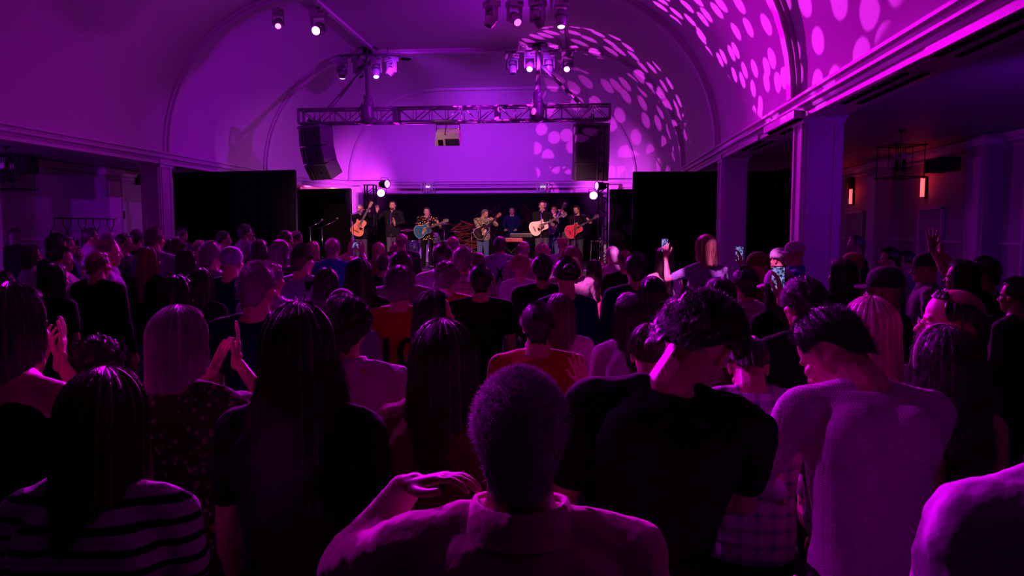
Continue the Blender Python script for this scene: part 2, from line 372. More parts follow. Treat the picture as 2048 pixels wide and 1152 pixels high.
# painted backdrop behind the band
a=onY(728,390,25.2-0.35); b=onY(1204,390,25.2-0.35)
bd=drape(a.x,a.y-.1,b.x,b.y-.1,a.z,'black backdrop with orange brush strokes hung behind the band',0.5,0.02)
ORG=mat('orange_paint',(0.22,0.05,0.008),0.8)
rnd=random.Random(4); mb=MB()
def stroke(pts,w_):
    pts=[Vector(p) for p in pts]; vs=[];fs=[]; n=14
    for i in range(n+1):
        t=i/n; p=pts[0]*(1-t)**3+pts[1]*3*t*(1-t)**2+pts[2]*3*t*t*(1-t)+pts[3]*t**3
        ww=w_*math.sin(PI*min(1,0.08+t*0.92))*0.5; vs+=[(p.x,-0.055,p.y-ww),(p.x,-0.055,p.y+ww),(p.x,-0.052,p.y-ww),(p.x,-0.052,p.y+ww)]
    for i in range(n):
        q=4*i; fs+=[(q,q+4,q+5,q+1),(q+2,q+3,q+7,q+6)]
    mb.add(vs,fs)
def bpx(px,py): p=onY(px,py,a.y-.1); return (p.x-a.x,p.z)
for (x0,y0,x3,y3,k) in [(921,440,960,452,0.05),(921,441,905,462,0.04)]:
    p,q=bpx(x0,y0),bpx(x3,y3); stroke([p,(p[0]+.15,p[1]-.12),(q[0]-.2,q[1]+.02),q],k)
for i in range(46):
    x=rnd.uniform(903,935); y=rnd.uniform(446,500); p=bpx(x,y); q=bpx(x+rnd.uniform(18,52),y-rnd.uniform(-12,14))
    stroke([p,(p[0]+.2,p[1]-.10),(q[0]-.2,q[1]-.12),q],rnd.uniform(0.006,0.016))
for i in range(26):
    x=rnd.uniform(960,1050); y=rnd.uniform(400,450); p=bpx(x,y); q=bpx(x+rnd.uniform(-30,30),y+rnd.uniform(20,50))
    stroke([p,(p[0]+.2,p[1]-.10),(q[0]+.2,q[1]+.12),q],rnd.uniform(0.004,0.009))
s_=part('brush_strokes',mb,ORG,bd); s_['kind']='stuff'
# ------------------------------------------------------------------ box truss
TY=17.8
ta=onY(600,232,TY); tb=onY(1222,227,TY); TZ=(ta.z+tb.z)/2
tr=thing('box_truss',(ta.x,TY,TZ),'grey aluminium box truss hung across the hall in front of the stage','truss')
TL=tb.x-ta.x; H=0.17
cuts=[0,TL*0.32,TL*0.645,TL]
for c0,c1 in zip(cuts[:-1],cuts[1:]):
    sg=MB()
    for yy in (-H,H):
        for zz in (-H,H): sg.tube([(c0+0.02,yy,zz),(c1-0.02,yy,zz)],0.026,8)
    t=part('truss_section',sg,ALU,tr,True)
    for xx in (c0+0.03,c1-0.03): part('end_frame',MB().box((xx,-H,0),(0.055,0.055,2*H)).box((xx,H,0),(0.055,0.055,2*H)).box((xx,0,-H),(0.055,2*H,0.055)).box((xx,0,H),(0.055,2*H,0.055)),ALU,t)
    nb=int(round((c1-c0)/0.42)); st_=(c1-c0-0.1)/nb
    for i in range(nb):
        x0=c0+0.05+i*st_; x1=x0+st_; u,v_=(-H,H) if i%2 else (H,-H)
        mb=MB()
        for yy in (-H,H): mb.tube([(x0,yy,u),(x1,yy,v_)],0.012,6); mb.tube([(x1,yy,-H),(x1,yy,H)],0.011,6)
        for zz in (-H,H): mb.tube([(x0,u,zz),(x1,v_,zz)],0.012,6)
        part('brace',mb,ALU,t,True)
# hoists, straps and chain bags on the truss
HG='chain hoists that carry the box truss'
for (px,top,lab,dx) in ((737,106,'chain hoist and steel strap carrying the left half of the truss',-1),(1075,104,'chain hoist and steel strap carrying the right half of the truss',1)):
    p=onY(px,213,TY); tp=onY(px-2,100,TY+2.3); h=thing('chain_hoist',(p.x,TY,TZ),lab,'hoist',group=HG)
    tpz=Vector((tp.x-p.x,tp.y-TY,ZT-TZ)); s_=MB(); a0=Vector((0,0,H+0.32)); d=(tpz-a0)
    s_.tube([a0,a0+d*0.6+Vector((0.05*dx,0,0)),tpz],[0.065,0.045,0.03],8); part('strap',s_,ALU,h,True)
    part('motor',MB().ell((0,0,H+0.12),(0.13,0.13,0.17)).box((0,0,H+0.27),(0.2,0.14,0.12)),GREYP,h,True)
    part('chain_bag',MB().lathe([(0.05,-0.22),(0.15,-0.18),(0.17,0.0),(0.15,0.2),(0.16,0.26)],14,Matrix.Translation((0,-0.12,-0.02))),ALU,h,True)
    e=onY(655 if dx<0 else 1165,213,TY); part('diagonal_strap',MB().tube([(e.x-p.x,0,H),tpz+Vector((-0.1*dx,0,-0.35))],[0.05,0.042],8),ALU,h,True)
    part('ceiling_plate',MB().box((tpz.x,tpz.y,tpz.z-0.02),(0.5,0.3,0.04)).box((tpz.x,tpz.y,tpz.z-0.14),(0.22,0.2,0.2)),BLKM,h)
    part('cable',MB().tube([(0.1*dx,-.18,0.3),(0.2*dx,-.2,0.1),(0.12*dx,-.19,-0.1),(0.25*dx,-.2,-0.22)],0.012,6),BLKM,h,True)
# ------------------------------------------------------------------ line arrays
def array(px0,px1,py0,py1,label,yaw,s=1,cv=1.0):
    a=onY(px0,py0,TY); b=onY(px1,py1,TY); wd=abs(b.x-a.x)*0.98; cx=(a.x+b.x)/2; zt=a.z
    o=thing('speaker_array',(cx,TY,zt),label,'speaker',yaw,'curved loudspeaker arrays under the truss')
    hb=(a.z-b.z)/3*1.02; y=0.0; z=-0.07; th=0.0
    part('fly_frame',MB().box((0,0,-0.03),(wd,0.42,0.07)),SPKM,o); part('shackle',MB().tube([(0,0,0),(0,0,0.24)],0.02,8).box((0,0,0.12),(0.05,0.42,0.04)).tube([(0,-.17,0.12),(0,-.17,0.2)],0.02,8).tube([(0,.17,0.12),(0,.17,0.2)],0.02,8).tube([(-.05,0,0.02),(-.05,0,0.13),(.05,0,0.13),(.05,0,0.02)],0.012,6),BLKM,o,True)
    for k,an in enumerate((3*cv,15*cv,31*cv)):
        M=Matrix.Translation((0,y,z))@Matrix.Rotation(R(an),4,'X')
        w2=wd/2; bx=part('cabinet',MB().box((0,0.02,-hb/2),(wd,0.40,hb-0.004),M),SPKM,o)
        part('grille',MB().box((s*0.17*wd,-0.19,-hb/2),(wd*0.60,0.02,hb-0.03),M),GRILL,bx)
        for q in (-0.19,-0.34): part('side_rail',MB().box((s*q*wd,-0.195,-hb/2),(0.03*wd,0.03,hb-0.02),M),BLKP,bx)
        part('horn',MB().lathe([(0.0,0),(0.03,0.0),(0.045,0.012)],12,M@Matrix.Translation((0.22*wd,-0.203,-hb*0.4))@Matrix.Rotation(PI/2,4,'X')),BLKP,bx,True)
        v=Matrix.Rotation(R(an),3,'X')@Vector((0,0,-hb)); y+=v.y*0.9; z+=v.z
    return o
array(597,664,253,350,'curved grey loudspeaker array hanging from the left end of the truss',R(-30))
array(1148,1217,248,352,'dark grey loudspeaker array hanging from the right end of the truss',R(12),-1,0.35)
p=onY(896,247,TY); cs=thing('centre_speaker',(p.x,TY,p.z),'cream loudspeaker in a yoke hanging from the middle of the truss','speaker')
CREAM=mat('cream_paint',(0.75,0.66,0.5),0.35)
Mc=Matrix.Translation((0,0,-0.30))@Matrix.Rotation(R(28),4,'X')
part('housing',MB().prism([(-0.32,-0.2),(0.30,-0.2),(0.30,0.13),(-0.27,0.13)],0.34,Mc),CREAM,cs)
part('grille',MB().box((0.12,-0.172,-0.1),(0.34,0.015,0.17),Mc),GRILL,cs); part('slot',MB().box((-0.17,-0.172,-0.11),(0.12,0.015,0.15),Mc),BLKP,cs)
part('yoke',MB().tube([(-0.29,0,-0.3),(-0.29,0,-0.02),(0.29,0,-0.02),(0.29,0,-0.3)],0.016,6),BLKM,cs,True); part('cable',MB().tube([(-0.03,-.02,0.12),(-0.03,-.1,-0.1),(-0.04,-.22,-0.3)],0.012,6),BLKM,cs,True)
# unseen warm spot added to light the cream speaker
lw=bpy.data.lights.new('speaker_spot','SPOT'); lw.energy=55; lw.color=(1,0.62,0.28); lw.spot_size=R(30); lw.spot_blend=.5; lw.shadow_soft_size=0.05
lo=bpy.data.objects.new('speaker_spot',lw); COL.objects.link(lo); lo.location=(p.x-1.1,TY-1.6,p.z+0.05); look(lo,(p.x-.05,TY-.15,p.z-0.35))
# ------------------------------------------------------------------ moving heads
def lens_mat(c,e): return mat('lens_%d_%d_%d_%d'%(int(c[0]*100),int(c[1]*100),int(c[2]*100),int(e*10)),(0.8,0.8,0.8),0.1,emit=c,estr=e)
def moving_head(px,py,Y,tilt,pan,label,lens=None,group=None,sc=1.0,le=30):
    p=onY(px,py,Y); o=thing('moving_head_light',p,label,'stage light',R(pan),group); o.scale=(sc,sc,sc)
    part('base',MB().box((0,0,-0.06),(0.30,0.26,0.12)),GREYP,o); part('display',MB().box((0.05,-0.133,-0.05),(0.05,0.008,0.04)).box((0.11,-0.133,-0.05),(0.03,0.008,0.04)),BLKP,o)
    part('clamp',MB().box((0,0,0.03),(0.06,0.06,0.08)),BLKM,o)
    yk=part('yoke',MB().box((0,0,-0.135),(0.29,0.14,0.04)).prism([(-0.155,-0.13),(-0.125,-0.13),(-0.125,-0.38),(-0.14,-0.42),(-0.155,-0.38)],0.12).prism([(0.125,-0.13),(0.155,-0.13),(0.155,-0.38),(0.14,-0.42),(0.125,-0.38)],0.12),GREYP,o)
    M=Matrix.Translation((0,0,-0.34))@Matrix.Rotation(R(tilt),4,'X')
    hd=part('lamp_head',MB().lathe([(0.02,0.17),(0.08,0.16),(0.115,0.08),(0.12,0.0),(0.112,-0.10),(0.088,-0.19),(0.084,-0.20)],20,M),GREYP,o,True)
    part('lens',MB().lathe([(0.0,-0.195),(0.045,-0.198),(0.075,-0.202),(0.07,-0.212),(0.03,-0.222),(0.0,-0.224)],20,M),lens_mat(lens,le) if lens else mat('dark_lens',(0.02,0.02,0.03),0.05,coat=1),hd,True)
    part('band',MB().lathe([(0.121,0.03),(0.124,0.02),(0.124,0.005),(0.121,-0.01)],20,M),BLKP,hd,True)
    return o
def bar(px0,px1,py,Y,label,drop=True):
    a=onY(px0,py,Y); b=onY(px1,py,Y); o=thing('lighting_bar',(a.x,Y,a.z),label,'lighting bar',group='lighting bars under the ceiling'); L=b.x-a.x
    part('pipe',MB().tube([(0,0,0),(L,0,0)],0.028,10),ALU,o,True)
    if drop:
        for q in (0.2,0.8): part('hanger',MB().tube([(L*q,0,0),(L*q,0,ZT-a.z)],0.016,8),ALU,o,True)
    return o
WH=(0.9,0.25,1.0); MG=(1.0,0.05,1.0)
bar(678,800,111,20.0,'lighting bar above the left half of the truss'); bar(1010,1150,104,20.0,'lighting bar above the right half of the truss')
bar(955,1150,-3,15.3,'nearest lighting bar at the top right of the frame'); bar(535,660,-12,15.3,'nearest lighting bar at the top left of the frame')
GA='moving head lights on the far left bar'; GB='moving head lights on the far right bar'; GC='moving head lights on the nearest right bar'; GD='moving head lights on the nearest left bar'
moving_head(684,117,19.95,14,20,'outermost left moving head on the far left bar with small lit lens',WH,GA,1,6)
moving_head(717,117,19.95,-30,60,'second moving head from the left on the far left bar, aimed sideways',None,GA)
moving_head(751,116,19.95,-22,25,'third moving head from the left on the far left bar with lit lens',WH,GA,1,9)
moving_head(783,115,19.95,-38,-40,'moving head at the right end of the far left bar, unlit',None,GA)
moving_head(1024,109,19.95,-20,30,'moving head at the left end of the far right bar, unlit',None,GB)
moving_head(1060,106,19.95,-52,0,'brightly lit moving head on the far right bar beside the hoist',MG,GB,1,60)
moving_head(1098,107,19.95,0,0,'moving head pointing straight down on the far right bar',None,GB)
moving_head(1135,106,19.95,-52,-4,'brightly lit moving head at the right end of the far right bar',MG,GB,1,60)
moving_head(983,3,15.25,-28,-50,'moving head at the left end of the nearest right bar',None,GC)
moving_head(1029,3,15.25,-52,30,'second moving head from the left on the nearest right bar',MG,GC,1,5)
moving_head(1075,1,15.25,38,-30,'third moving head from the left on the nearest right bar',None,GC)
moving_head(1122,1,15.25,-12,10,'moving head at the right end of the nearest right bar with lit lens',WH,GC,1,8)
moving_head(637,22,15.25,-66,2,'blinding purple moving head on the nearest left bar',(0.8,0.06,1.0),GD,1.1,200)
moving_head(556,20,15.25,-52,20,'small magenta moving head at the left end of the nearest left bar',MG,GD,0.8,12)
# ------------------------------------------------------------------ lamps on truss towers beside the stage
def tower(px,label,Y=22.6,w_=0.145):
    p=onY(px,400,Y); o=thing('truss_tower',(p.x,Y,SZ),label,'truss',group='black truss towers at the stage sides')
    for sx in (-w_,w_):
        for sy in (-w_,w_): part('tube',MB().tube([(sx,sy,0),(sx,sy,3.34-SZ)],0.024,8),BLKM,o,True)
    n=11
    for i in range(n):
        z=0.05+2.35*i/n; z2=z+2.35/n; u=w_ if i%2 else -w_; mb=MB()
        for s in (-w_,w_): mb.tube([(u,s,z),(-u,s,z2)],0.012,6); mb.tube([(s,u,z),(s,-u,z2)],0.012,6)
        part('brace',mb,BLKM,o,True)
    part('base_plate',MB().box((0,0,0.015),(0.6,0.6,0.03)),BLKM,o); part('top_plate',MB().box((0,0,3.35-SZ),(0.36,0.36,0.02)),BLKM,o)
tower(741,'black truss tower left of the singer with the open hand'); tower(1206,'black truss tower at the right of the stage')
def par(px,py,Y,yaw,tilt,label,c,e,sc=1.0):
    p=onY(px,py,Y); o=thing('par_lamp',p,label,'stage light',R(yaw),'round lamps on the truss towers'); o.scale=(sc,sc,sc)
    M=Matrix.Rotation(R(tilt),4,'X')@Matrix.Rotation(PI/2,4,'X')
    part('housing',MB().lathe([(0.06,-0.30),(0.10,-0.28),(0.125,-0.16),(0.135,-0.0),(0.138,0.02),(0.125,0.022),(0.122,0.0)],24,M),BLKM,o,True)
    part('lens',MB().lathe([(0.0,0.004),(0.118,0.004),(0.118,0.010),(0.05,0.016),(0.0,0.017)],24,M),lens_mat(c,e),o,True)
    part('yoke',MB().tube([(-0.15,0.1,0),(-0.15,0.1,0.2),(0.15,0.1,0.2),(0.15,0.1,0)],0.010,6),BLKM,o,True)
par(762,386,22.2,4,-6,'lower round lamp glowing violet on the left truss tower',(0.55,0.08,1.0),25); par(1187,391,22.2,-4,-6,'lower round lamp glowing violet on the right truss tower',(0.75,0.08,1.0),25)
par(774,368,22.3,60,0,'upper round lamp turned sideways on the left truss tower',(0.6,0.3,1.0),2); par(1194,372,22.3,-60,0,'upper round lamp turned sideways on the right truss tower',(0.6,0.3,1.0),2)
# ------------------------------------------------------------------ lanterns
def lantern(p,sc,label,m,rz=0,bulbs=False,zc=None,tr=0.011):
    o=thing('cage_lantern',p,label,'lantern',rz,'open cage lanterns'); o.scale=(sc,sc,sc)
    a,b,h=0.30,0.15,0.62; fr=MB()
    for z in (0,-h):
        for (x,y) in ((a,0),(-a,0),(0,a),(0,-a)): pass
        fr.tube([(-a-.06,-a,z),(a+.06,-a,z)],tr,6).tube([(-a-.06,a,z),(a+.06,a,z)],tr,6).tube([(-a,-a-.06,z),(-a,a+.06,z)],tr,6).tube([(a,-a-.06,z),(a,a+.06,z)],tr,6)
    for x in (-a,a):
        for y in (-a,a): fr.tube([(x,y,0.05),(x,y,-h-.04)],tr,6)
    part('outer_frame',fr,m,o,True)
    i_=MB()
    for x in (-b,b):
        for y in (-b,b): i_.tube([(x,y,0),(x,y,-h*0.72)],tr*.8,6)
    i_.tube([(-b,-b,-h*.72),(b,-b,-h*.72),(b,b,-h*.72),(-b,b,-h*.72),(-b,-b,-h*.72)],tr*.8,6); part('inner_frame',i_,m,o,True)
    for (x,y) in ((.1,0),(-.1,0),(0,.1),(0,-.1)): 
        c=part('candle_socket',MB().lathe([(0.025,-0.5),(0.03,-0.44),(0.016,-0.42),(0.016,-0.26)],10,Matrix.Translation((x,y,0.0))),m,o,True)
        part('bulb',MB().ell((x,y,-0.2),(0.028,0.028,0.06)),mat('bulb_spotlit',(0.5,0.45,0.5),0.1,emit=(0.9,0.55,1.0),estr=1.5) if bulbs else mat('bulb_glass',(0.5,0.45,0.5),0.1),c,True)  # emission stands in for spot light falling on the bulbs
    top=(zc-p[2])/sc if zc else 0.4
    part('stem',MB().tube([(0,0,-0.45),(0,0,top)],0.009,6).tube([(-a,0,0),(a,0,0)],0.009,6),m,o,True)
    part('ceiling_rose',MB().lathe([(0.07,top),(0.07,top-.02),(0.02,top-.04)],14),m,o,True)
NK=mat('white_metal',(0.85,0.82,0.88),0.4); BR=mat('brushed_nickel',(0.6,0.58,0.62),0.35,0.7)
lantern(onY(856,366,25.12),0.66,'open cage lantern hanging over the drummer side of the stage',NK,bulbs=True,tr=0.024,zc=ZC-.18); lantern(onY(1086,366,25.12),0.66,'open cage lantern hanging over the right side of the stage',NK,bulbs=True,tr=0.024,zc=ZC-.18)
lantern(onX(1802,292,4.9),0.78,'dark cage lantern in the right aisle beside the red wall lights',BLKM,0.2,zc=ZA); lantern(onX(1590,340,4.6),1.0,'dark cage lantern seen between the two right columns',BLKM,0.1,zc=ZA)
lantern(onX(12,310,-10.6),1.0,'dark cage lantern at the left edge of the frame',BLKM,0.1,zc=ZA)
# red wall lights, small wall speakers
def sconce(px,py,x,label):
    p=onX(px,py,x); o=thing('wall_light',p,label,'wall light',0,'narrow red wall lights')
    part('bracket',MB().box((0.03,0,0),(0.05,0.10,0.42)),BLKM,o); part('tube',MB().box((-0.02,-0.0,0),(0.05,0.07,0.36)),lens_mat((1.0,0.05,0.05),4),o)
    l=bpy.data.lights.new('red_wall_light','POINT'); l.energy=1.6; l.color=(1,0.02,0.03); l.shadow_soft_size=0.1; q=bpy.data.objects.new('red_wall_light',l); COL.objects.link(q); q.location=p+Vector((-0.16,0,0.2))
sconce(1847,375,XWR-0.06,'narrow red wall light, the nearer of two on the right wall'); sconce(1703,393,XWR-0.06,'narrow red wall light half hidden behind the near column')
def wallbox(px,py,x,s,label,sz=(0.25,0.5,0.28)):
    p=onX(px,py,x); o=thing('wall_speaker',(x,p.y,p.z),label,'speaker',0,'small black wall speakers')
    part('cabinet',MB().box((s*sz[0]/2,0,0),sz),BLKP,o); part('grille',MB().box((s*(sz[0]+.006),0,0),(0.012,sz[1]*.9,sz[2]*.85)),GRILL,o)
wallbox(1903,330,XWR-0.30,-1,'black box speaker on the near right wall pilaster',(0.3,0.62,0.24)); wallbox(1707,367,XWR,-1,'small black speaker above the far red wall light',(.15,.2,.3)); wallbox(282,360,XWL,1,'small black speaker on the wall left of the left column'); wallbox(36,330,XWL+0.28,1,'small black speaker on the left wall beside the cage lantern',(.3,.4,.35))
p=onX(241,430,XWL); o=thing('wall_phone',(XWL,p.y,p.z),'small dark wall telephone right of the framed panel','telephone'); part('body',MB().box((0.04,0,0),(0.08,0.10,0.2)),BLKP,o); part('handset',MB().box((0.09,0.02,0.01),(0.03,0.04,0.18)),BLKP,o)
# bar rack with bottles by the left wall
a=onX(104,436,-11.1); b=onX(236,436,-11.1); zr=a.z
o=thing('bottle_rack',(-11.1,a.y,0),'black iron bottle rack with curved bars against the left wall','rack')
L=b.y-a.y; part('top_bar',MB().tube([(0,0.1,zr),(0,L-0.1,zr)],0.016,8),BLKM,o,True)
for i in range(9):
    y0=L*(i+0.3)/9; s=-1 if i%2==0 else 1; part('curved_bar',MB().tube([(0,y0,zr),(0,y0,zr-0.14),(0,y0+s*0.10,zr-0.26),(0,y0+s*0.16,zr-0.36),(0,y0+s*0.16,zr-0.75)],0.012,6),BLKM,o,True)
part('shelf',MB().box((0,L/2,zr-0.74),(0.4,L,0.03)),BLKM,o); part('leg',MB().box((0,0.05,(zr-0.75)/2),(0.4,0.05,zr-0.75)),BLKM,o); part('leg',MB().box((0,L-0.05,(zr-0.75)/2),(0.4,0.05,zr-0.75)),BLKM,o)
BG=mat('bottle_glass',(0.01,0.02,0.012),0.08,coat=1)
for px,lab in ((124,'dark bottle, leftmost on the iron rack'),(146,'dark bottle, left one of the close pair on the rack'),(153,'dark bottle, right one of the close pair on the rack'),(196,'dark bottle behind the man in the striped shirt')):
    q=onX(px,450,-11.1); t=thing('bottle',(-11.1,q.y,zr-0.725),lab,'bottle',group='bottles on the iron rack')
    part('glass',MB().lathe([(0.037,0),(0.038,0.17),(0.03,0.21),(0.014,0.24),(0.014,0.31)],14),BG,t,True); part('cork',MB().lathe([(0.013,.31),(0.013,.325)],10),mat('cork',(0.3,0.18,0.1)),t,True)
# ------------------------------------------------------------------ guitars, microphones, drums, keyboards
def catm(pts,n=6,closed=True):
    out=[];m=len(pts)
    for i in range(m):
        p0,p1,p2,p3=[Vector(pts[(i+k-1)%m]) for k in range(4)]
        for j in range(n):
            t=j/n; q=0.5*((2*p1)+(p2-p0)*t+(2*p0-5*p1+4*p2-p3)*t*t+(3*p1-p0-3*p2+p3)*t**3); out.append((q.x,q.y))
    return out
def guitar(M,label,top,side,neckc,cut=True,bindc=None,pick=None,rose=None,sc=1.0):
    o=bpy.data.objects.new('acoustic_guitar',None); COL.objects.link(o); o.matrix_world=M@Matrix.Scale(sc,4); tag(o,label,'guitar',None)
    half=[(-0.25,0.0),(-0.243,0.07),(-0.215,0.135),(-0.165,0.178),(-0.10,0.188),(-0.035,0.165),(0.03,0.135),(0.08,0.125),(0.13,0.135),(0.18,0.140),(0.22,0.120),(0.238,0.07),(0.24,0.02)]
    low=[(x,-z) for x,z in half[::-1]]
    if cut: low=[(0.24,-0.02),(0.20,-0.035),(0.165,-0.07),(0.185,-0.115),(0.17,-0.145),(0.13,-0.14),(0.08,-0.126)]+[(x,-z) for x,z in half[6::-1]][1:]
    poly=catm(half+low[:-1] if low[-1]==half[0] or abs(low[-1][0]+0.25)<1e-6 else half+low,4)
    Sm=mat(side,{'amber_wood':(0.45,0.16,0.05),'teal_lacquer':(0.0,0.08,0.14),'black_lacquer':(0.012,0.011,0.01),'cream_wood':(0.75,0.55,0.38),'red_lacquer':(0.55,0.02,0.05)}[side],0.2,coat=0.8)
    b=part('body',MB().prism(poly,0.095),Sm,o)
    Tm=mat(top+'_top',{'amber_wood':(0.85,0.35,0.10),'teal_lacquer':(0.0,0.14,0.20),'black_lacquer':(0.02,0.018,0.016),'cream_wood':(0.85,0.66,0.50),'red_lacquer':(0.8,0.04,0.09)}[top],0.22,coat=0.8)
    part('soundboard',MB().prism([(x*0.965,z*0.965) for x,z in poly],0.006,Matrix.Translation((0,0.049,0))),Tm,o)
    W=MB()
    pts=[(x*0.985,0.0505,z*0.985) for x,z in poly]; W.tube(pts+[pts[0]],0.004,6,caps=False); part('binding',W,mat(bindc or 'ivory_binding',(0.7,0.65,0.5) if bindc is None else (0.02,0.02,0.02),0.3),o,True)
    Ry=Matrix.Translation((0.065,0.053,0))@Matrix.Rotation(-PI/2,4,'X')
    part('sound_hole',MB().lathe([(0.0,0),(0.047,0),(0.047,0.002),(0.0,0.002)],24,Ry),BLACK,o,True)
    part('rosette',MB().lathe([(0.049,0),(0.062,0),(0.062,0.003),(0.049,0.003)],24,Ry),mat(rose or 'rosette_inlay',(0.35,0.22,0.1) if rose is None else (0.02,0.02,0.02),0.3),o,True)
    part('bridge',MB().box((-0.125,0.056,0),(0.03,0.012,0.15)),mat('rosewood',(0.06,0.025,0.015),0.4),o)
    if pick: part('pickguard',MB().prism(catm([(0.13,0.03),(0.12,0.085),(0.03,0.10),(-0.06,0.09),(-0.03,0.05),(0.0,0.055),(0.03,0.04),(0.05,0.05)],4),0.004,Matrix.Translation((0,0.055,0))),mat('pickguard_'+pick,(0.015,0.012,0.012) if pick=='black' else (0.75,0.70,0.70),0.2),o)
    nk=part('neck',MB().prism([(0.20,-0.027),(0.62,-0.022),(0.62,0.022),(0.20,0.027)],0.03,Matrix.Translation((0,0.036,0))),mat('neck_'+neckc,(0.30,0.13,0.06) if neckc=='brown' else (0.03,0.02,0.02),0.35),o)
    fb=part('fretboard',MB().prism([(0.10,-0.028),(0.62,-0.023),(0.62,0.023),(0.10,0.028)],0.008,Matrix.Translation((0,0.056,0))),mat('ebony',(0.02,0.014,0.012),0.35),o)
    fr=MB()
    for k in range(1,19): x=0.62-0.62*(1-2**(-k/12.0))*1.02; fr.box((x,0.061,0),(0.0025,0.003,0.05))
    part('frets',fr,CHROME,fb)
    hs=part('headstock',MB().prism([(0.62,-0.024),(0.66,-0.036),(0.79,-0.04),(0.80,0.0),(0.79,0.04),(0.66,0.036),(0.62,0.024)],0.018,Matrix.Translation((0,0.04,0))),mat('neck_'+neckc,(0.3,0.13,0.06),0.35),o)
    for k in range(6): part('tuning_peg',MB().tube([(0.675+0.042*(k%3),0.04,(0.036 if k<3 else -0.036)),(0.675+0.042*(k%3),0.04,(0.062 if k<3 else -0.062))],[0.004,0.009],8),CHROME,hs,True)
    sg=MB()
    for k in range(6): sg.tube([(-0.125,0.064,-0.027+0.0108*k),(0.63,0.064,-0.017+0.0068*k)],0.0009,4)
    part('strings',sg,CHROME,o,True); return o
def mic_stand(px,Y,top_z,label,boom=None,zf=SZ,dx=0.0):
    p=onY(px,470,Y); o=thing('microphone_stand',(p.x,Y,zf),label,'microphone stand',group='microphone stands on stage'); h=top_z-zf
    part('pole',MB().tube([(0,0,0.03),(0,0,h*0.6)],0.014,8).tube([(0,0,h*0.6),(0,0,h)],0.009,8),CHROME,o,True)
    for k in range(3):
        a=k*2.094+0.4; part('leg',MB().tube([(0,0,0.10),(0.30*math.cos(a),0.30*math.sin(a),0.015)],0.009,8),CHROME,o,True)
    part('clutch',MB().lathe([(0.02,h*0.6-.03),(0.02,h*0.6+.03)],10),BLKP,o,True)
    e=Vector((0,0,h))
    if boom: e2=e+Vector(boom); part('boom_arm',MB().tube([e-Vector(boom)*0.3,e2],0.008,8),CHROME,o,True); e=e2
    m=part('microphone',MB().tube([e,e+Vector((0.0,0.16,0.06))],[0.012,0.018],10),BLKP,o,True); part('grille_ball',MB().ell(e+Vector((0,0.185,0.07)),(0.027,0.027,0.03)),ALU,m,True)
mic_stand(703,19.35,SZ+1.50,'chrome microphone stand in front of the guitarist by the white column',(0.20,0.05,0.05)); mic_stand(782,19.35,SZ+1.52,'chrome microphone stand in front of the singer with open hands',(0.05,0.02,0.04))
mic_stand(857,19.2,SZ+1.42,'chrome microphone stand in front of the teal guitar player'); mic_stand(1082,19.35,SZ+1.50,'chrome microphone stand in front of the man with the cream guitar'); mic_stand(1149,19.35,SZ+1.48,'chrome microphone stand in front of the red guitar player')
# boom stands at the left below the stage
for px,lab,b in ((621,'low boom stand with lit pole left of the stage, left one of two',(0.25,0,0.12)),(644,'low boom stand left of the stage, right one of two',(0.35,0,0.15))): mic_stand(px,18.1,2.0,lab,b,0.0)
# drum kit
DC=onY(862,470,23.3); dk=thing('drum_kit',(DC.x,23.3,SZ+0.02),'chrome and purple drum kit behind the teal guitar player','drums')
DRM=mat('drum_shell',(0.12,0.08,0.2),0.2,coat=1); HEADM=mat('drum_skin',(0.7,0.68,0.72),0.4); CYM=mat('cymbal_bronze',(0.75,0.55,0.3),0.25,1.0)
def drum(name,c,r,h,rot,m=DRM):
    M=Matrix.Translation(c)@Matrix.Rotation(R(rot),4,'X'); d=part(name,MB().lathe([(r,0),(r,h)],28,M),m,dk,True)
    part('hoop',MB().lathe([(r*1.0,h-.02),(r*1.04,h-.02),(r*1.04,h+.015),(r*1.0,h+.015)],28,M).lathe([(r*1.0,-.015),(r*1.04,-.015),(r*1.04,.02),(r*1.0,.02)],28,M),CHROME,d,True); part('drum_head',MB().lathe([(0.0,h+.002),(r*0.98,h+.002),(r*0.98,h+.006),(0,h+.006)],28,M),HEADM,d,True)
    lg=MB()
    for k in range(8): a=k*PI/4; lg.box((r*1.03*math.cos(a),r*1.03*math.sin(a),h/2),(0.02,0.02,h*0.8),M)
    part('lugs',lg,CHROME,d)
drum('bass_drum',(0,-0.1,0.29),0.28,0.42,90); drum('rack_tom',(-0.2,-0.25,0.66),0.15,0.2,22); drum('rack_tom',(0.18,-0.25,0.68),0.16,0.21,22); drum('floor_tom',(-0.55,-0.1,0.3),0.2,0.38,0); drum('snare_drum',(0.5,0.0,0.58),0.18,0.13,8,CHROME); drum('floor_tom',(0.68,-0.35,0.28),0.2,0.36,0)
for k,(x,y,z,r_) in enumerate(((-0.75,-0.2,1.05,0.26),(-0.35,0.15,1.28,0.22),(0.42,0.1,1.25,0.24),(0.85,-0.2,1.0,0.23),(0.95,-0.1,0.78,0.18),(-1.0,-.3,0.85,0.2))):
    cs_=part('cymbal_stand',MB().tube([(x,y,0.02),(x,y,z)],0.010,8).tube([(x,y,0.25),(x+.22,y,0.01)],0.008,6).tube([(x,y,0.25),(x-.15,y-.18,0.01)],0.008,6).tube([(x,y,0.25),(x-.1,y+.2,0.01)],0.008,6),CHROME,dk,True)
    part('cymbal',MB().lathe([(0.0,0.02),(0.03,0.018),(0.05,0.004),(r_,-0.012),(r_,-0.015),(0.05,0.0)],28,Matrix.Translation((x,y,z))@Matrix.Rotation(R(12-4*k),4,'X')),CYM,cs_,True)
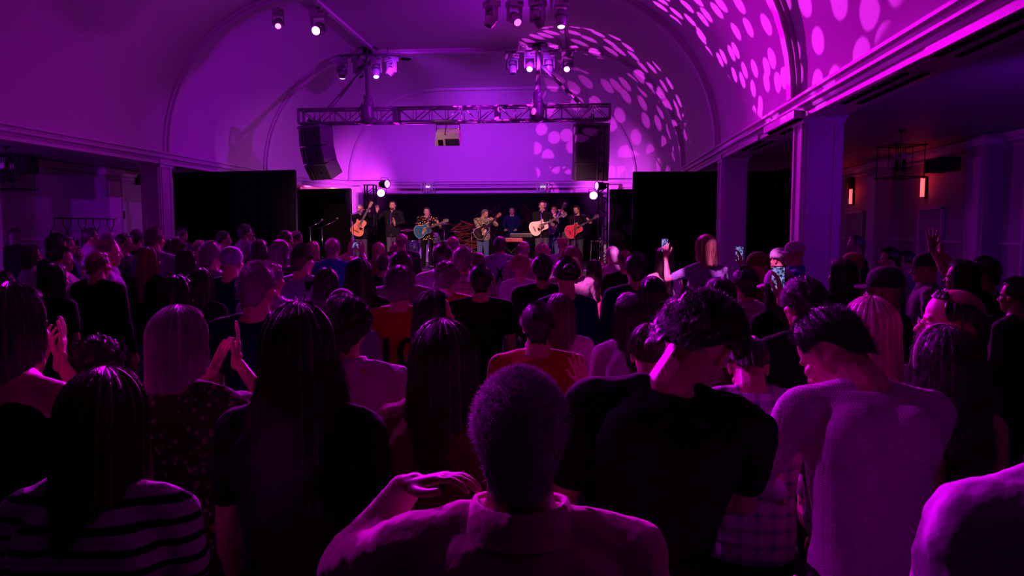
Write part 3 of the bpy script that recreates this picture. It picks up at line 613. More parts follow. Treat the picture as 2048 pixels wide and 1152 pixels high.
# keyboards
def keyboard(px,py,Y,wd,label,m=BLKP,dx=0):
    p=onY(px,py,Y); o=thing('keyboard',(p.x,Y,SZ),label,'keyboard',0.0); h=p.z-SZ
    part('case',MB().box((0,0,h),(wd,0.30,0.10)),m,o); part('panel',MB().box((0,0.08,h+0.052),(wd*.9,0.10,0.01)),mat('lit_panel',(0.2,0.2,0.4),0.3,emit=(0.5,0.2,1.0),estr=0.25),o)
    ks=MB()
    for i in range(36): ks.box((-wd*.46+wd*.92*i/35,-0.09,h+0.058),(wd*.92/36*.86,0.12,0.015))
    part('keys',ks,mat('ivory',(0.75,0.74,0.7),0.3),o)
    part('stand',MB().tube([(-0.35,0,0.02),(0.35,0,h-0.05)],0.018,8).tube([(0.35,0,0.02),(-0.35,0,h-0.05)],0.018,8).tube([(-0.35,-.2,0.02),(-0.35,.2,0.02)],0.016,8).tube([(0.35,-.2,0.02),(0.35,.2,0.02)],0.016,8),BLKM,o,True)
keyboard(1022,480,22.4,0.75,'red fronted keyboard on a crossed stand, the left one of two',mat('red_case',(0.5,0.02,0.08),0.3)); keyboard(1043,471,23.0,0.72,'black keyboard on a crossed stand behind the cream guitar player')
# small flight stool frame and amplifier at the right of the stage
p=onY(1193,500,21.8); o=thing('stool',(p.x,21.8,SZ),'thin metal stool at the right end of the stage','stool')
for sx in(-.17,.17):
    for sy in(-.17,.17): part('leg',MB().tube([(sx*1.1,sy*1.1,0),(sx*.9,sy*.9,0.72)],0.011,6),ALU,o,True)
part('seat',MB().box((0,0,.73),(.36,.36,.03)),BLKP,o)
p=onY(1120,465,23.6); o=thing('amplifier',(p.x,23.6,SZ),'black speaker cabinet with round cone behind the red guitar player','speaker'); part('cabinet',MB().box((0,0,0.5),(0.6,0.4,1.0)),BLKP,o)
for z in (0.28,0.73): part('cone',MB().lathe([(0.20,0.0),(0.17,0.012),(0.06,-0.0),(0.05,0.02),(0.0,0.025)],24,Matrix.Translation((0,-0.205,z))@Matrix.Rotation(PI/2,4,'X')),mat('cone_paper',(0.10,0.05,0.05),0.6),o,True)
# extra microphone on a stand at far right of the stage with lit clip
mic_stand(1200,20.6,SZ+0.72,'short chrome microphone stand at the right edge of the stage',(0.0,0.02,0.02))
# table top edge at left of the man with the black guitar
mic_stand(943,21.4,SZ+0.95,'short microphone stand between drums and the black guitar player',(0.03,0,0.05))
# ------------------------------------------------------------------ people: body generator
def skin(name,c): return mat('skin_'+name,c,0.45,bump=(40,0.15,0.003),spec=0.45)
SKIN=[skin('fair',(0.62,0.36,0.27)),skin('tan',(0.48,0.26,0.17)),skin('brown',(0.20,0.10,0.06)),skin('pink',(0.66,0.38,0.31))]
def hairm(name,c,r=0.38):
    m=mat('hair_'+name,c,r,bump=(1,0.8,0.006),spec=0.6); nt=m.node_tree
    n=[q for q in nt.nodes if q.type=='TEX_NOISE'][0]; tc=[q for q in nt.nodes if q.type=='TEX_COORD'][0]
    mp=nt.nodes.new('ShaderNodeMapping'); mp.inputs['Scale'].default_value=(150,150,9); nt.links.new(tc.outputs['Object'],mp.inputs[0]); nt.links.new(mp.outputs[0],n.inputs['Vector'])
    mx=[q for q in nt.nodes if q.type=='MIX'][0]; mx.inputs[6].default_value=(*[q*0.35 for q in c],1); mx.inputs[7].default_value=(*[min(1,q*1.6) for q in c],1)
    return m
HAIR={'black':hairm('black',(0.010,0.007,0.006)),'dark':hairm('dark',(0.022,0.013,0.010)),'brown':hairm('brown',(0.075,0.04,0.022)),
 'auburn':hairm('auburn',(0.18,0.07,0.035)),'blonde':hairm('blonde',(0.50,0.36,0.20)),'grey':hairm('grey',(0.20,0.18,0.18)),'paleblonde':hairm('paleblonde',(0.6,0.5,0.38)),'salt':mat('hair_salt',(0.38,0.36,0.36),0.6,bump=(170,0.9,0.006),spec=0.4),'white':hairm('white',(0.50,0.46,0.46)),'darkgrey':hairm('darkgrey',(0.10,0.09,0.09))}
CL={'black':cloth('cloth_black',(0.008,0.008,0.010)),'navy':cloth('cloth_navy',(0.006,0.010,0.05)),'white':cloth('cloth_white',(0.5,0.48,0.52)),
 'cream':cloth('cloth_cream',(0.55,0.45,0.42)),'pink':cloth('cloth_pink',(0.52,0.20,0.30)),'orange':cloth('cloth_orange',(0.36,0.055,0.012)),
 'blue':cloth('cloth_blue',(0.03,0.08,0.42)),'lavender':cloth('cloth_lavender',(0.25,0.20,0.42)),'grey':cloth('cloth_grey',(0.16,0.15,0.18)),
 'brown':cloth('cloth_brown',(0.14,0.06,0.04)),'rose':cloth('cloth_rose',(0.20,0.06,0.07)),'tan':cloth('cloth_tan',(0.42,0.22,0.11)),'denim':cloth('cloth_denim',(0.06,0.10,0.28)),'magenta':cloth('cloth_magenta',(0.7,0.06,0.28)),
 'palepink':cloth('cloth_palepink',(0.42,0.27,0.32)),'red':cloth('cloth_red',(0.5,0.02,0.02)),'darkgrey':cloth('cloth_darkgrey',(0.05,0.05,0.06))}
SHOE=mat('shoe_leather',(0.01,0.009,0.009),0.35)
def patterned(name,fn,rough=0.85):
    if name in MATS: return MATS[name]
    m=bpy.data.materials.new(name); m.use_nodes=True; nt=m.node_tree; b=nt.nodes['Principled BSDF']; b.inputs['Roughness'].default_value=rough; b.inputs['Specular IOR Level'].default_value=0.2
    tc=nt.nodes.new('ShaderNodeTexCoord'); fn(nt,b,tc); MATS[name]=m; return m
def math_(nt,op,a,b=None):
    m=nt.nodes.new('ShaderNodeMath'); m.operation=op
    for i,x in enumerate((a,b)):
        if x is None: continue
        if isinstance(x,(int,float)): m.inputs[i].default_value=x
        else: nt.links.new(x,m.inputs[i])
    return m.outputs[0]
def mixc(nt,f,c1,c2,b):
    mx=nt.nodes.new('ShaderNodeMix'); mx.data_type='RGBA'; nt.links.new(f,mx.inputs[0]); mx.inputs[6].default_value=(*c1,1); mx.inputs[7].default_value=(*c2,1); nt.links.new(mx.outputs[2],b.inputs['Base Color'])
def f_stripe(nt,b,tc):                 # horizontal stripes on the yoke, vertical below
    s=nt.nodes.new('ShaderNodeSeparateXYZ'); nt.links.new(tc.outputs['Object'],s.inputs[0])
    z=math_(nt,'LESS_THAN',math_(nt,'FRACT',math_(nt,'MULTIPLY',s.outputs[2],22.0)),0.36)
    x=math_(nt,'LESS_THAN',math_(nt,'FRACT',math_(nt,'MULTIPLY',s.outputs[0],40.0)),0.42)
    up=math_(nt,'GREATER_THAN',s.outputs[2],1.27)
    f=math_(nt,'ADD',math_(nt,'MULTIPLY',z,up),math_(nt,'MULTIPLY',x,math_(nt,'SUBTRACT',1.0,up)))
    mixc(nt,f,(0.5,0.47,0.5),(0.006,0.006,0.01),b)
def f_plaid(c1,c2,sc=16.0):
    def f(nt,b,tc):
        s=nt.nodes.new('ShaderNodeSeparateXYZ'); nt.links.new(tc.outputs['Object'],s.inputs[0])
        z=math_(nt,'LESS_THAN',math_(nt,'FRACT',math_(nt,'MULTIPLY',s.outputs[2],sc)),0.3); x=math_(nt,'LESS_THAN',math_(nt,'FRACT',math_(nt,'MULTIPLY',s.outputs[0],sc)),0.3)
        mixc(nt,math_(nt,'MULTIPLY',math_(nt,'ADD',z,x),0.5),c1,c2,b)
    return f
def f_thin(c1,c2,sc=60.0):
    def f(nt,b,tc):
        s=nt.nodes.new('ShaderNodeSeparateXYZ'); nt.links.new(tc.outputs['Object'],s.inputs[0])
        mixc(nt,math_(nt,'LESS_THAN',math_(nt,'FRACT',math_(nt,'MULTIPLY',s.outputs[0],sc)),0.4),c1,c2,b)
    return f
def f_floral(c1,c2,sc,thr):
    def f(nt,b,tc):
        v=nt.nodes.new('ShaderNodeTexVoronoi'); v.inputs['Scale'].default_value=sc; nt.links.new(tc.outputs['Object'],v.inputs['Vector'])
        mixc(nt,math_(nt,'LESS_THAN',v.outputs['Distance'],thr),c1,c2,b)
    return f
def f_waffle(nt,b,tc):
    s=nt.nodes.new('ShaderNodeSeparateXYZ'); nt.links.new(tc.outputs['Object'],s.inputs[0])
    h=math_(nt,'MAXIMUM',math_(nt,'SINE',math_(nt,'MULTIPLY',s.outputs[2],1100.0)),math_(nt,'SINE',math_(nt,'MULTIPLY',s.outputs[0],900.0)))
    bp=nt.nodes.new('ShaderNodeBump'); bp.inputs['Strength'].default_value=0.5; bp.inputs['Distance'].default_value=0.002; nt.links.new(h,bp.inputs['Height'])
    nt.links.new(bp.outputs['Normal'],b.inputs['Normal']); b.inputs['Base Color'].default_value=(0.50,0.47,0.49,1)
CL['stripe']=patterned('cloth_stripe',f_stripe); CL['plaid']=patterned('cloth_plaid',f_plaid((0.45,0.42,0.5),(0.10,0.08,0.16))); CL['thin']=patterned('cloth_thin_stripe',f_thin((0.5,0.47,0.5),(0.25,0.22,0.28)))
CL['floral']=patterned('cloth_floral',f_floral((0.008,0.007,0.008),(0.75,0.50,0.12),17,0.30)); CL['paisley']=patterned('cloth_paisley',f_floral((0.05,0.045,0.03),(0.62,0.58,0.40),48,0.42)); CL['waffle']=patterned('cloth_waffle',f_waffle)
CL['darkfloral']=patterned('cloth_dark_floral',f_floral((0.05,0.02,0.03),(0.35,0.16,0.20),30,0.25))
_tex=bpy.data.textures.new('wrinkles','CLOUDS'); _tex.noise_scale=0.09; _tex.noise_depth=2
def remesh(mb,vox,smooth=3,wr=0.0,fac=0.6):
    me=mb.mesh('tmp'); o=bpy.data.objects.new('tmp',me); COL.objects.link(o)
    r=o.modifiers.new('r','REMESH'); r.mode='VOXEL'; r.voxel_size=vox; r.use_smooth_shade=True
    if smooth: s=o.modifiers.new('s','SMOOTH'); s.factor=fac; s.iterations=smooth
    if wr: d=o.modifiers.new('d','DISPLACE'); d.texture=_tex; d.strength=wr; d.mid_level=0.5; d.texture_coords='LOCAL'
    dg=bpy.context.evaluated_depsgraph_get(); ev=o.evaluated_get(dg); out=bpy.data.meshes.new_from_object(ev)
    out.materials.clear(); bpy.data.objects.remove(o); bpy.data.meshes.remove(me)
    return out
def me_arrays(me):
    v=np.empty(len(me.vertices)*3,np.float32); me.vertices.foreach_get('co',v); v=v.reshape(-1,3)
    return v,[tuple(p.vertices) for p in me.polygons]
def join_meshes(lst,name):               # [(mesh,matrix)]
    V=[];F=[];o=0
    for me,M in lst:
        v,f=me_arrays(me)
        if M is not None: A=np.array(M); v=v@A[:3,:3].T+A[:3,3]
        V.append(v); F+=[tuple(i+o for i in q) for q in f]; o+=len(v)
    me=bpy.data.meshes.new(name); me.from_pydata(np.concatenate(V).tolist(),[],F); me.update()
    me.polygons.foreach_set('use_smooth',[True]*len(me.polygons)); return me
# head, origin between the ears, face towards +Y
def head_mb():
    m=MB(); m.ell((0,-0.012,0.03),(0.074,0.096,0.092),nu=20,nv=14)
    m.ell((0,0.022,-0.035),(0.060,0.068,0.066),nu=16,nv=12); m.ell((0,0.048,-0.088),(0.034,0.036,0.026))
    m.ell((0,0.070,0.020),(0.052,0.018,0.012))                                   # brow
    for s in (-1,1):
        m.ell((s*0.040,0.058,-0.022),(0.024,0.022,0.022)); m.ell((s*0.076,-0.006,-0.006),(0.009,0.019,0.032)); m.ell((s*0.080,-0.014,0.006),(0.008,0.012,0.022))
        m.ell((s*0.030,0.068,0.001),(0.014,0.012,0.009))
    m.cap((0,0.082,0.006),(0,0.104,-0.028),0.009,0.014); m.cap((-0.010,0.092,-0.034),(0.010,0.092,-0.034),0.009,0.009)
    m.cap((-0.018,0.078,-0.060),(0.018,0.078,-0.060),0.008,0.008); m.cap((-0.014,0.076,-0.070),(0.014,0.076,-0.070),0.009,0.009)
    m.cap((0,-0.028,-0.03),(0,-0.038,-0.15),0.058,0.062)
    return m
HEADS={'lo':remesh(head_mb(),0.0075,1),'hi':remesh(head_mb(),0.0045,2)}
def eyes(parent,M):
    for s in (-1,1):
        e=part('eye',MB().ell((s*0.030,0.0745,0.002),(0.011,0.0075,0.0075)),mat('eye_white',(0.6,0.55,0.55),0.2),parent,True,M)
        part('iris',MB().ell((s*0.030,0.0795,0.002),(0.0058,0.004,0.0058)),mat('iris_dark',(0.01,0.006,0.004),0.15),e,True)
    for s in (-1,1): part('eyebrow',MB().tube([(s*0.014,0.086,0.018),(s*0.030,0.086,0.023),(s*0.046,0.078,0.018)],[0.002,0.0035,0.0015],6),HAIR['black'],parent,True,M)
def hand_mb(fing=0.25,spread=0.12,thumb=0.6,right=True):
    """hand in its own frame: wrist at origin, fingers along +Z, palm facing +Y, thumb on the -X side for a right hand"""
    m=MB(); s=-1 if right else 1
    for q in (-0.024,-0.008,0.010,0.026): m.cap((q*0.6,0,0.012),(q,0,0.086),0.015,0.012)
    m.cap((0,0,-0.02),(0,0,0.02),0.025,0.026)
    L=[(s*0.030,0.040,0.024,0.020),(s*0.010,0.046,0.028,0.022),(-s*0.011,0.042,0.026,0.021),(-s*0.030,0.032,0.021,0.018)]
    for k,(x,a,b,c) in enumerate(L):
        p=Vector((x,0,0.088)); ang=fing*0.5; sp=spread*(x/0.03); rad=0.0092-0.0006*abs(k-1)
        for seg in (a,b,c):
            d=Vector((math.sin(sp)*math.cos(ang),math.sin(ang),math.cos(ang)*math.cos(sp))); q=p+d*seg
            m.cap(p,q,rad,rad*0.92,8); p=q; rad*=0.92; ang+=fing
    p=Vector((s*0.020,0.006,0.022)); a=thumb
    for seg,rr in ((0.042,0.0135),(0.032,0.0115),(0.026,0.0100)):
        d=Vector((s*math.sin(a),0.35*math.sin(a),math.cos(a))).normalized(); q=p+d*seg; m.cap(p,q,rr,rr*0.9,8); p=q; a=max(0.05,a-0.28)
    return m
HANDS={}
def get_hand(fing,spread,thumb,right):
    k=(fing,spread,thumb,right)
    if k not in HANDS: HANDS[k]=remesh(hand_mb(*k),0.0042,1)
    return HANDS[k]
def basis(z,y):
    z=Vector(z).normalized(); y=Vector(y); y=(y-z*y.dot(z)).normalized(); x=y.cross(z)
    return Matrix((x,y,z)).transposed().to_4x4()
def smooth(a,b,x):
    t=max(0,min(1,(x-a)/(b-a))); return t*t*(3-2*t)
FIG={}
def figure(key,lean=(0,0),bow=0.0,head=(0,0,0),RA=None,LA=None,sleeves='long',top='shirt',fem=False,bulk=1.0,vox=0.016,hi=False,wr=0.012,legs='trousers',shift=0.0,neckrise=0.0):
    """returns dict with the meshes of a 1.75 m person facing +Y. arms: (hand position, elbow pole, finger direction, palm normal, curl, spread)"""
    if key in FIG: return FIG[key]
    fr=-math.radians(1)*0
    def T(p):
        p=Vector(p); w=smooth(0.9,1.3,p.z)
        q=p-Vector((0,0,0.98)); q=Matrix.Rotation(R(lean[1])*w,3,'Y')@(Matrix.Rotation(-R(lean[0])*w,3,'X')@q); p2=q+Vector((0,0,0.98))
        if bow:
            w2=smooth(1.2,1.55,p.z); c=T0c; q=p2-c; p2=c+Matrix.Rotation(-R(bow)*w2,3,'X')@q
        return p2
    T0c=Vector((0,0,1.25))
    sw=(0.178 if fem else 0.205)*(0.5+0.5*bulk); B=bulk
    hips=0.172 if fem else 0.165; wa=0.128 if fem else 0.152; ch=0.155 if fem else 0.175
    rings=[(0.80,hips*.92,0.105,0),(0.90,hips,0.118,-.005),(0.98,hips*.97,0.113,0),(1.08,wa,0.098,0),(1.18,(wa+ch)/2,0.105,0.002),(1.28,ch,0.112,0.0),(1.36,ch*1.04,0.108,-0.008),(1.42,sw*0.84,0.088,-0.015),(1.46,sw*0.56,0.068,-0.018),(1.495,0.066,0.060,-0.018)]
    def torso(m,inf,z0=0.0,z1=9):
        pr=[r for r in rings if z0<=r[0]<=z1]; n=20; vs=[];fs=[]
        for z,rx,ry,cy in pr:
            bb=B if z<1.4 else (0.5+0.5*B)
            for k in range(n):
                a=2*PI*k/n; ca,sa=math.cos(a),math.sin(a); e=0.85
                vs.append(T(((rx*bb+inf)*math.copysign(abs(ca)**e,ca),cy+(ry*bb+inf)*math.copysign(abs(sa)**e,sa),z)))
        for i in range(len(pr)-1):
            for k in range(n): fs.append((i*n+k,i*n+(k+1)%n,(i+1)*n+(k+1)%n,(i+1)*n+k))
        fs.append(tuple(range(n-1,-1,-1))); fs.append(tuple((len(pr)-1)*n+k for k in range(n))); m.add(vs,fs)
        for s in (-1,1):                        # shoulders, blades
            if z1>1.4: m.cap(T((s*0.05,-0.02,1.455)),T((s*sw*0.93,-0.012,1.415)),0.042+inf,0.052+inf)
            if z1>1.3: m.ell(T((s*0.085*B,-0.07,1.32)),(0.075+inf,0.052+inf,0.10+inf))
            if fem and z1>1.3: m.ell(T((s*0.075,0.085,1.27)),(0.065+inf,0.055+inf,0.065+inf))
    neck=T((0,-0.022,1.49)); tot=Matrix.Rotation(R(lean[1]),3,'Y')@Matrix.Rotation(-R(lean[0]+bow),3,'X')
    HRm=tot@(Matrix.Rotation(-R(head[1]),3,'Z')@Matrix.Rotation(R(head[2]),3,'Y')@Matrix.Rotation(-R(head[0]),3,'X'))
    hc=neck+HRm@Vector((0,0.030,0.128)); HM=Matrix.Translation(hc)@HRm.to_4x4()
    body=MB(); torso(body,0.0); body.cap(neck+Vector((0,0,-0.06)),hc+HRm@Vector((0,-0.03,-0.05)),0.074 if not fem else 0.058,0.062 if not fem else 0.050)
    shirt=MB(); inf=0.014 if top!='jacket' else 0.024
    z0=0.0 if top!='tucked' else 0.9
    if top in ('dress',): z0=0.0
    if top in ('tank','strapless'):
        torso(shirt,0.010,0.0,1.33 if top=='strapless' else 1.37)
    else: torso(shirt,inf,z0,1.48)
    if top=='dress' or top=='strapless' and legs=='dress':
        shirt.tube([(0,0,0.95),(0,0,0.7),(0,0,0.45)],[0.19,0.22,0.25],18)
    handm=[]; joints={}
    for s,arm in ((1,RA),(-1,LA)):
        S=T((s*sw,-0.012,1.41)); U,F=0.285,0.255
        if arm is None: arm=((s*(sw+0.055),0.06,0.88),(s*0.4,-1,0),(0,0.05,-1),(-s,0.1,0),0.25,0.03)
        hp=Vector(arm[0]); d=hp-S; L=min(d.length,U+F-0.004); d.normalize(); hp=S+d*L
        a=(U*U-F*F+L*L)/(2*L); h=math.sqrt(max(0,U*U-a*a)); pole=Vector(arm[1]); pole=(pole-d*pole.dot(d)).normalized()
        E=S+d*a+pole*h; joints[s]=(S,E,hp)
        k=0.85 if fem else 1.0; k*=0.6+0.4*B
        body.cap(S,E,0.052*k,0.040*k); body.cap(E,hp,0.041*k,0.026*k); body.cap(E,E.lerp(hp,0.35),0.040*k,0.043*k)
        H=get_hand(arm[4],arm[5],0.75,s>0) ; BM=basis(arm[2],arm[3]); 
        handm.append((H,Matrix.Translation(hp)@BM@Matrix.Scale(0.97 if not fem else 0.88,4)))
        if sleeves=='long': shirt.cap(S,E,0.062*k,0.052*k); shirt.cap(E,E.lerp(hp,0.93),0.052*k,0.038*k)
        elif sleeves=='rolled': shirt.cap(S,E,0.062*k,0.054*k); shirt.cap(E,E.lerp(hp,0.30),0.052*k,0.050*k)
        elif sleeves=='short': shirt.cap(S,S.lerp(E,0.62),0.066*k,0.062*k)
    lg=MB(); 
    for s in (-1,1):
        hp=Vector((s*0.085,0,0.90)); kn=Vector((s*0.10,0.015,0.49)); an=Vector((s*0.11,-0.01,0.085))
        body.cap(hp,kn,0.083,0.054); body.cap(kn,an,0.052,0.036); body.cap(kn,kn.lerp(an,0.3),0.05,0.055)
        body.cap((s*0.11,-0.03,0.04),(s*0.125,0.13,0.03),0.036,0.028)
        lg.cap(hp+Vector((0,0,0.02)),kn,0.100,0.074); lg.cap(kn,an+Vector((0,0,0.0)),0.072,0.068)
    lg.ell((0,0,0.92),(hips+0.016,0.125,0.12))
    bm=remesh(body,vox,3)
    out={'head':HM,'J':joints,'T':T,'neck':neck}
    lst=[(bm,None),(HEADS['hi' if hi else 'lo'],HM)]+handm
    out['body']=join_meshes(lst,'body')
    out['shirt']=remesh(shirt,vox*0.9,4 if top!='jacket' else 5,wr)
    out['legs']=remesh(lg,vox,4,0.012) if legs=='trousers' else None
    sh=MB()
    for s in (-1,1): sh.cap((s*0.11,-0.045,0.045),(s*0.128,0.15,0.036),0.045,0.036).box((s*0.118,0.05,0.012),(0.09,0.27,0.024))
    out['shoes']=sh.mesh('shoes',True)
    # collar: a folded ring round the neck
    n=24;vs=[];fs=[]
    Mn=Matrix.Translation(T((0,-0.018,1.462)))@tot.to_4x4()
    for r_,z,dz in ((0.082,-0.01,0),(0.077,0.048,0),(0.085,0.052,0),(0.102,0.016,-0.012),(0.112,-0.010,-0.02)):
        for k in range(n+1):
            a=PI/2+0.22+(2*PI-0.44)*k/n; fr_=math.sin(a); vs.append(Mn@Vector((r_*1.05*math.cos(a),r_*0.98*fr_+0.004,z-0.016*max(0,fr_))))
    for i in range(4):
        for k in range(n): fs.append((i*(n+1)+k,i*(n+1)+k+1,(i+1)*(n+1)+k+1,(i+1)*(n+1)+k))
    out['collar']=MB().add(vs,fs).mesh('collar',True)
    out['top']=(HM@Vector((0,-0.01,0.122))); FIG[key]=out; return out
# ------------------------------------------------------------------ hair
def hsurf(a,v,st,off=0.0):
    """a: angle round the head, 0 = nape side; v 0 crown .. 1 tip"""
    L=st['L']; fr=abs(a); rx,ryb,ryf,rz=0.080+st['vol'],0.108+st['vol'],0.094+st['vol']*.8,0.098+st['vol']
    op=R(st.get('open',118)); t=smooth(op-0.22,op+0.12,fr)
    nape=R(st.get('nape',118)); side=R(100); front=R(st.get('front',52))
    phmax=(nape*(1-smooth(0.5,1.3,fr))+side*smooth(0.5,1.3,fr))*(1-t)+front*t
    arc=0.10*phmax; tail=L*(1-t)*(1-0.25*smooth(0.9,2.0,fr)); tot=arc+tail
    s=v*tot; ph=min(phmax if tail<=0.001 else R(96)*(1-t)+front*t if phmax>R(96) else phmax,s/0.10)
    rem=max(0,s-0.10*(R(96) if (tail>0.001 and phmax>R(96)) else phmax))
    if tail<=0.001: ph=phmax*v; rem=0
    sx,cy=math.sin(a),-math.cos(a); ry=ryb if cy<0 else ryf
    sp=math.sin(ph); cz=math.cos(ph)
    if tail<=0.001 and ph>PI/2: sp=1-0.13*(ph-PI/2); cz=-1.0*(ph-PI/2)
    grow=st.get('flare',0.0)*smooth(0,0.25,rem)-st.get('taper',0.0)*smooth(0.12,0.5,rem)
    r=1+grow
    x=(rx+off)*sp*sx*r; y=(ry+off)*sp*cy*r-0.012; z=0.03+(rz+off)*cz-rem
    if st.get('wave',0): 
        w=st['wave']*smooth(0.02,0.2,rem+0.02); x+=w*math.sin(s*38+a*5)*sx+w*.5*math.sin(s*55+a*9); y+=w*math.sin(s*38+a*5)*cy
    if rem>0 and cy<0: y=max(y,-0.16)
    return Vector((x,y,z))
STY={'short':dict(L=0,vol=0.010,nape=146),'bob':dict(L=0.13,vol=0.02,flare=0.06,open=112),'shoulder':dict(L=0.24,vol=0.016,flare=0.08,open=112,wave=0.004),
 'long':dict(L=0.38,vol=0.014,flare=0.10,taper=0.05,open=112,wave=0.004),'full':dict(L=0.36,vol=0.030,flare=0.12,taper=0.05,open=112,wave=0.004),'verylong':dict(L=0.62,vol=0.018,flare=0.30,open=110,wave=0.006),'wavy':dict(L=0.36,vol=0.024,flare=0.22,open=112,wave=0.013),
 'updo':dict(L=0,vol=0.014,nape=112),'curly':dict(L=0.0,vol=0.028,nape=138,wave=0.0),'afro':dict(L=0.0,vol=0.010,nape=148,open=112),'bald':dict(L=0.0,vol=0.004,nape=142),'grownout':dict(L=0.05,vol=0.018,open=112,flare=0.0)}
HM_={}
def hair_mesh(style,hi=False,seed=0):
    k=(style,hi,seed)
    if k in HM_: return HM_[k]
    st=STY[style]; nu,nv=(96,30) if hi else (36,14); rnd=random.Random(seed+hash(len(style)))
    fr=rnd.random()*10; vs=[];fs=[]
    v0=0.0
    if style=='bald': v0=0.62
    for lay in (0,1):
        for j in range(nv+1):
            v=v0+(1-v0)*j/nv
            for i in range(nu):
                a=-PI+2*PI*i/nu
                g=0.0035*math.sin(a*23+fr)+0.0025*math.sin(a*41+v*3+fr*2)+0.004*noise.noise(Vector((a*3,v*3,fr)))
                if style=='curly': g+=0.014*noise.noise(Vector((math.sin(a)*3.5,math.cos(a)*3.5,v*7+fr)))*2
                if style=='afro': g=0.003*noise.noise(Vector((math.sin(a)*9,math.cos(a)*9,v*9)))
                p=hsurf(a,v,st,(g if lay==0 else -0.012)); vs.append(p)
    o=(nv+1)*nu
    for j in range(nv):
        for i in range(nu):
            a,b,c,d=j*nu+i,j*nu+(i+1)%nu,(j+1)*nu+(i+1)%nu,(j+1)*nu+i
            fs.append((a,d,c,b)); fs.append((o+a,o+b,o+c,o+d))
    for i in range(nu):
        a,b=nv*nu+i,nv*nu+(i+1)%nu; fs.append((a,o+a,o+b,b))
        if v0>0: a,b=i,(i+1)%nu; fs.append((a,b,o+b,o+a))
    mb=MB().add(vs,fs)
    if style=='updo': mb.ell((0,-0.135,0.06),(0.045,0.04,0.045),nu=16,nv=12)
    me=mb.mesh('hair',True); HM_[k]=me; return me
def strand_mesh(style,count,r=0.0006,fly=0.006,seed=1,curl=0.0,length=None):
    rnd=random.Random(seed); st=STY[style]; P=[];nseg=9 if length is None else 3
    for _ in range(count):
        a=rnd.uniform(-PI,PI); v0=rnd.uniform(0.0,0.55) if length is None else rnd.uniform(0,1); v1=min(1.03,v0+rnd.uniform(0.35,0.7)); o0=rnd.uniform(0,0.003); o1=rnd.random()**3*fly+0.001
        w=rnd.uniform(0,6); pts=[]
        if length is not None:
            b=hsurf(a,v0,st,0.0); n_=(b-Vector((0,-0.01,0.03))).normalized(); q=b-n_*0.002; dr=(n_+Vector((rnd.uniform(-1,1),rnd.uniform(-1,1),rnd.uniform(-1,1)))*curl).normalized()
            l=length*rnd.uniform(0.4,1.1)
            for i in range(nseg): pts.append(q+dr*l*i/(nseg-1)+Vector((rnd.uniform(-1,1),rnd.uniform(-1,1),rnd.uniform(-1,1)))*l*0.15*(i>0))
        else:
            for i in range(nseg):
                t=i/(nseg-1); v=v0+(v1-v0)*t; aa=a+0.05*math.sin(t*3+w)+curl*0.12*math.sin(t*16+w); off=o0+(o1-o0)*t*t+0.002*math.sin(t*9+w)+curl*0.008*math.sin(t*19+w*2)
                pts.append(hsurf(aa,min(v,1.0),st,off))
        P.append(pts)
    P=np.array([[tuple(q) for q in p] for p in P],np.float32); n,sg,_=P.shape
    d=np.gradient(P,axis=1); d/=np.linalg.norm(d,axis=2,keepdims=True)+1e-9
    up=np.zeros_like(d); up[...,0]=0.3; up[...,1]=0.9; up[...,2]=0.2; a=np.cross(d,up); a/=np.linalg.norm(a,axis=2,keepdims=True)+1e-9; b=np.cross(d,a)
    rad=(r*(1-0.7*np.linspace(0,1,sg)))[None,:,None]
    V=np.stack([P+(a*math.cos(q)+b*math.sin(q))*rad for q in (0,2.09,4.19)],axis=2).reshape(-1,3)
    base=(np.arange(n)*sg*3)[:,None,None]+(np.arange(sg-1)*3)[None,:,None]; F=[]
    for k in range(3):
        k2=(k+1)%3; F.append(np.stack([base[...,0]+k,base[...,0]+k2,base[...,0]+3+k2,base[...,0]+3+k],axis=-1).reshape(-1,4))
    F=np.concatenate(F); me=bpy.data.meshes.new('strands'); me.vertices.add(len(V)); me.vertices.foreach_set('co',V.ravel())
    me.loops.add(F.size); me.loops.foreach_set('vertex_index',F.ravel().astype(np.int32)); me.polygons.add(len(F))
    me.polygons.foreach_set('loop_start',np.arange(0,F.size,4,dtype=np.int32)); me.polygons.foreach_set('loop_total',np.full(len(F),4,np.int32))
    me.polygons.foreach_set('use_smooth',np.ones(len(F),bool)); me.update(); return me
SM={}
def shared_strands(root,HM,style,hc,seed):
    k=(style,seed)
    if k not in SM:
        if style in ('short','bald','afro','updo'): SM[k]=strand_mesh(style,2600,length=0.022 if style!='bald' else 0.01,curl=0.5,r=0.0008,seed=seed)
        else: SM[k]=strand_mesh(style,900,curl=0.9 if style in('curly','wavy') else 0.1,fly=0.018,r=0.0009,seed=seed)
    o=link('loose_strands',SM[k],HAIR[hc],root,M=HM); o['kind']='stuff'
def strands_part(root,HM,style,hc,count,**k):
    o=link('loose_strands',strand_mesh(style,count,**k),HAIR[hc],root,M=HM); o['kind']='stuff'; return o
